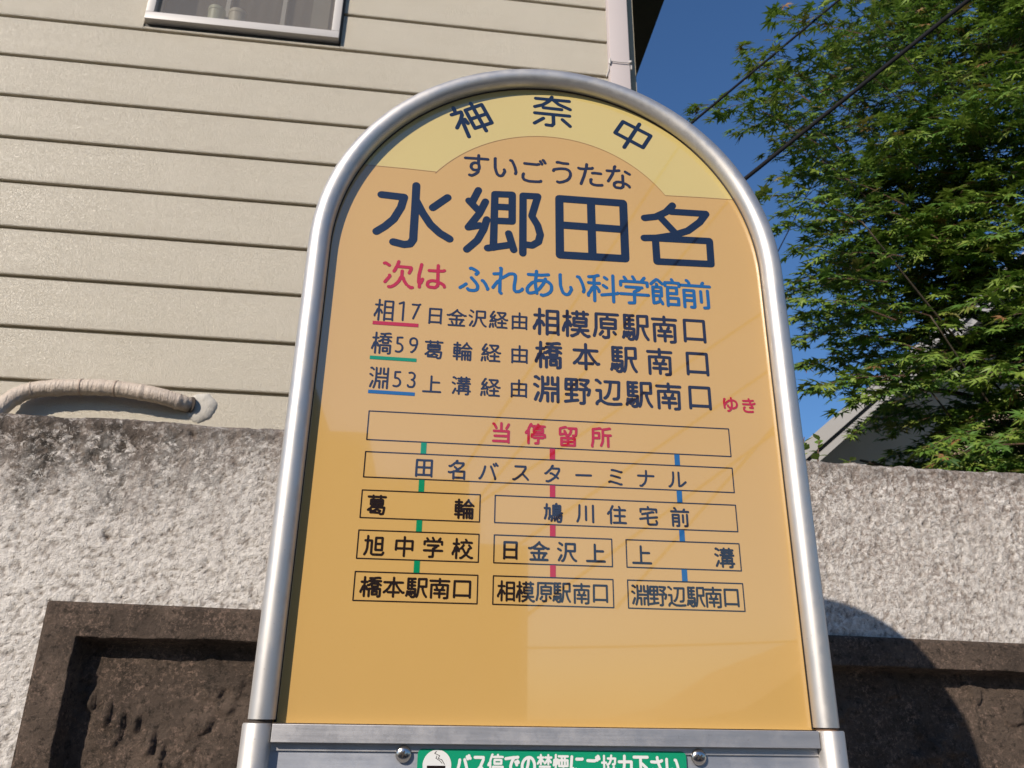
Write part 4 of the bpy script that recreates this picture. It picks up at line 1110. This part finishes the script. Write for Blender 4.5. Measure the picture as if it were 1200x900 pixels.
# leaf outline: seven pointed lobes
LOBES = [(-128, 0.42), (-84, 0.74), (-42, 0.93), (0, 1.0), (42, 0.93), (84, 0.74), (128, 0.42)]
def leaf_template(slim):
    P = [(0, 0.0, 0)]
    for i, (a, r) in enumerate(LOBES):
        t = rad(90 - a)
        P.append((r * math.cos(t), r * math.sin(t), -0.16 * r * r))
        if i < 6:
            a2 = (a + LOBES[i + 1][0]) / 2
            t2 = rad(90 - a2)
            P.append((slim * math.cos(t2), slim * math.sin(t2), 0.02))
    P.append((0.02, -0.55, 0.03))
    P.append((-0.02, -0.55, 0.03))
    Fs = [(0, i + 1, i) for i in range(1, 13)]
    Fs.append((0, 14, 15))
    return np.array(P), Fs
TPL = [leaf_template(s) for s in (0.30, 0.36, 0.42)]
twV, twF = [], []
leaves = []     # position, matrix rows, size, tint, template
def add_spray(tip, base, dens=1.0, young=0.1, sc=1.0):
    tip = Vector(tip)
    base = Vector(base)
    L = (tip - base).length
    mid = base.lerp(tip, 0.5) + Vector((0, 0, 0.10 * L * random.uniform(0.2, 1.1)))
    main = catmull([base, mid, tip], 6)
    V, F = sweep(main, [0.0032 - 0.0022 * i / 12 for i in range(13)], 4, caps=False)
    add_to(twV, twF, V, F)
    d = (tip - base).normalized()
    side = d.cross(Vector((0, 0, 1))).normalized()
    def put(p, dirv, tipness):
        size = random.uniform(0.036, 0.064) * sc
        nrm = Vector((random.gauss(-0.12, 0.42), random.gauss(-0.42, 0.40), 1.0)).normalized()
        dv = (dirv + Vector((0, 0, -0.45)) + Vector((random.gauss(0, .25), random.gauss(0, .25), 0))).normalized()
        y = (dv - nrm * dv.dot(nrm)).normalized()
        x = y.cross(nrm)
        tint = min(1.0, max(0.0, random.gauss(0.40 + 0.22 * tipness, 0.18)))  # paler towards the twig tips: sunlit brightness put into the leaf tint
        if random.random() < young * (0.3 + tipness):
            tint = random.uniform(0.75, 1.0)
        leaves.append((p + y * size * 0.5, x, y, nrm, size, tint, random.randrange(3)))
    nleaf = int(L / 0.042 * dens)
    for i in range(nleaf):
        t = 0.12 + 0.88 * i / max(1, nleaf - 1)
        k = t * 12
        a = main[min(11, int(k))].lerp(main[min(12, int(k) + 1)], k - int(k))
        for sd in (-1, 1):
            put(a, (d * 0.6 + side * sd * 0.8), t)
    ns = int(L / 0.085 * dens)
    for i in range(ns):
        t = 0.15 + 0.75 * i / max(1, ns)
        k = t * 12
        a = main[int(k)].lerp(main[int(k) + 1], k - int(k))
        sd = -1 if i % 2 else 1
        l2 = random.uniform(0.08, 0.20) * (1.1 - 0.5 * t)
        dd = (d * 0.75 + side * sd * 0.8 + Vector((0, 0, random.uniform(-0.35, 0.15)))).normalized()
        e = a + dd * l2
        V, F = sweep([a, a.lerp(e, 0.5) + Vector((0, 0, 0.006)), e], [0.0016, 0.0012, 0.0008], 3, caps=False)
        add_to(twV, twF, V, F)
        m_ = max(2, int(l2 / 0.042))
        s2 = dd.cross(Vector((0, 0, 1))).normalized()
        for j in range(m_):
            p = a.lerp(e, (j + 1) / m_)
            for q in (-1, 1):
                put(p, (dd * 0.6 + s2 * q * 0.8), t * 0.5 + 0.5 * (j + 1) / m_)
        put(e, dd, 1.0)
for s in SPRAYS:
    add_spray(s[:3], s[3:6], 1.0, 0.30 if s[2] > 1.9 else 0.10)
CC = Vector((3.45, 2.9, 2.15))
CR = Vector((1.52, 1.35, 2.10))
cnt = 0
while cnt < 760:
    u = rng.uniform(-1, 1, 3)
    r = math.sqrt(float(u @ u))
    if r > 1 or r < 0.55:
        continue
    p = CC + Vector((u[0] * CR.x, u[1] * CR.y, u[2] * CR.z))
    if p.y > 3.2 or p.x > 3.9:
        if rng.rand() < 0.85:
            continue
    if p.z < 0.22:
        continue
    outv = Vector((u[0], u[1] * 0.9 - 0.25, u[2] * 0.15)).normalized()
    L = rng.uniform(0.28, 0.5)
    tip = p + outv * L * 0.5 + Vector((0, 0, -0.10))
    base = p - outv * L * 0.5 + Vector((0, 0, 0.02))
    add_spray(tip, base, 0.85, 0.10, 1.05)
    cnt += 1

for i in range(330):
    p = Vector((rng.uniform(2.12, 3.3), rng.uniform(1.75, 2.9), rng.uniform(0.22, 2.3)))
    outv = Vector((-0.9, rng.uniform(-0.8, 0.3), rng.uniform(-0.2, 0.15))).normalized()
    L = rng.uniform(0.28, 0.45)
    add_spray(p + outv * L * 0.5 + Vector((0, 0, -0.08)), p - outv * L * 0.5, 0.85, 0.06, 1.05)

def leaf_world(lf):
    p, x, y, nrm, s, tint, k = lf
    P = TPL[k][0] * s
    R = np.array([[x.x, y.x, nrm.x], [x.y, y.y, nrm.y], [x.z, y.z, nrm.z]])
    return P @ R.T + np.array(p)
def in_view(p):
    d = p - CAMPOS
    z = d.dot(fwd)
    return z > 0.1 and abs(d.dot(r2) / z) < 0.62 and abs(d.dot(u2) / z) < 0.46
vis = [(i, (l[0] - CAMPOS).length / l[4]) for i, l in enumerate(leaves) if in_view(l[0])]
vis.sort(key=lambda t: t[1])
big_ = {i for i, _ in vis[:300]}
proto = {}
NB = 8
for k in range(3):
    for tb in range(NB):
        me = bpy.data.meshes.new("leaf")
        me.from_pydata([tuple(v) for v in TPL[k][0]], [], TPL[k][1])
        a = me.attributes.new("tint", 'FLOAT', 'POINT')
        a.data.foreach_set("value", [(tb + 0.5) / NB] * len(me.vertices))
        me.materials.append(M_leaf)
        proto[(k, tb)] = me
for i in sorted(big_):
    p, x, y, nrm, s, tint, k = leaves[i]
    o = bpy.data.objects.new("leaf", proto[(k, min(NB - 1, int(tint * NB)))])
    mw = Matrix(((x.x * s, y.x * s, nrm.x * s, p.x - T0.x), (x.y * s, y.y * s, nrm.y * s, p.y - T0.y), (x.z * s, y.z * s, nrm.z * s, p.z - T0.z), (0, 0, 0, 1)))
    o.matrix_basis = mw
    link(o, TREE)
VV, FF, TT = [], [], []
off = 0
for i, lf in enumerate(leaves):
    if i in big_:
        continue
    Wd = leaf_world(lf) - np.array(T0)
    VV.append(Wd)
    FF += [tuple(off + j for j in f) for f in TPL[lf[6]][1]]
    TT += [lf[5]] * len(Wd)
    off += len(Wd)
VV = np.concatenate(VV)
me = bpy.data.meshes.new("foliage")
me.from_pydata(VV.tolist(), [], FF)
a = me.attributes.new("tint", 'FLOAT', 'POINT')
a.data.foreach_set("value", TT)
me.materials.append(M_leaf)
o = link(bpy.data.objects.new("foliage", me), TREE)
o["kind"] = "stuff"
o = mesh_obj("twigs", [v - T0 for v in twV], twF, M_twig, TREE)
o["kind"] = "stuff"
print("leaves", len(leaves))

# little weeds rooted on the wall top beside the sign
def weed(x, y, z, h, n, label):
    e = empty("weed", (x, y, z), label, "plant")
    rg = random.Random(int(x * 1000))
    V, F = sweep([(0, 0, -0.01), (0.004, -0.002, h * 0.5), (0.010, -0.004, h)], [0.0018, 0.0014, 0.0008], 5)
    mesh_obj("stem", V, F, M_twig, e)
    for i in range(n):
        t = 0.15 + 0.85 * i / n
        a = i * 2.4
        s = rg.uniform(0.012, 0.020)
        me = bpy.data.meshes.new("leaf")
        pts_ = [(0, 0, 0), (0.35, 0.3, 0.05), (0.45, 0.6, 0.02), (0.0, 1.1, -0.1), (-0.45, 0.6, 0.02), (-0.35, 0.3, 0.05)]
        me.from_pydata([(a_[0] * s, a_[1] * s, a_[2] * s) for a_ in pts_], [], [(0, 1, 2, 3), (0, 3, 4, 5)])
        at = me.attributes.new("tint", 'FLOAT', 'POINT')
        at.data.foreach_set("value", [rg.uniform(0.5, 0.85)] * 6)
        me.materials.append(M_leaf)
        o = bpy.data.objects.new("leaf", me)
        o.location = (0.010 * t, -0.004 * t, h * t)
        o.rotation_euler = (rg.uniform(0.2, 0.9), rg.uniform(-0.4, 0.4), a)
        link(o, e)
weed(0.565, 0.66, 0.0, 0.055, 9, "small green weed growing on the wall top right beside the sign tube")
weed(0.600, 0.67, 0.0, 0.060, 7, "thin dark-tipped weed on the wall top under the gable edge")
weed(0.650, 0.66, -0.002, 0.018, 5, "tiny low weed on the wall top right of the thin weed")
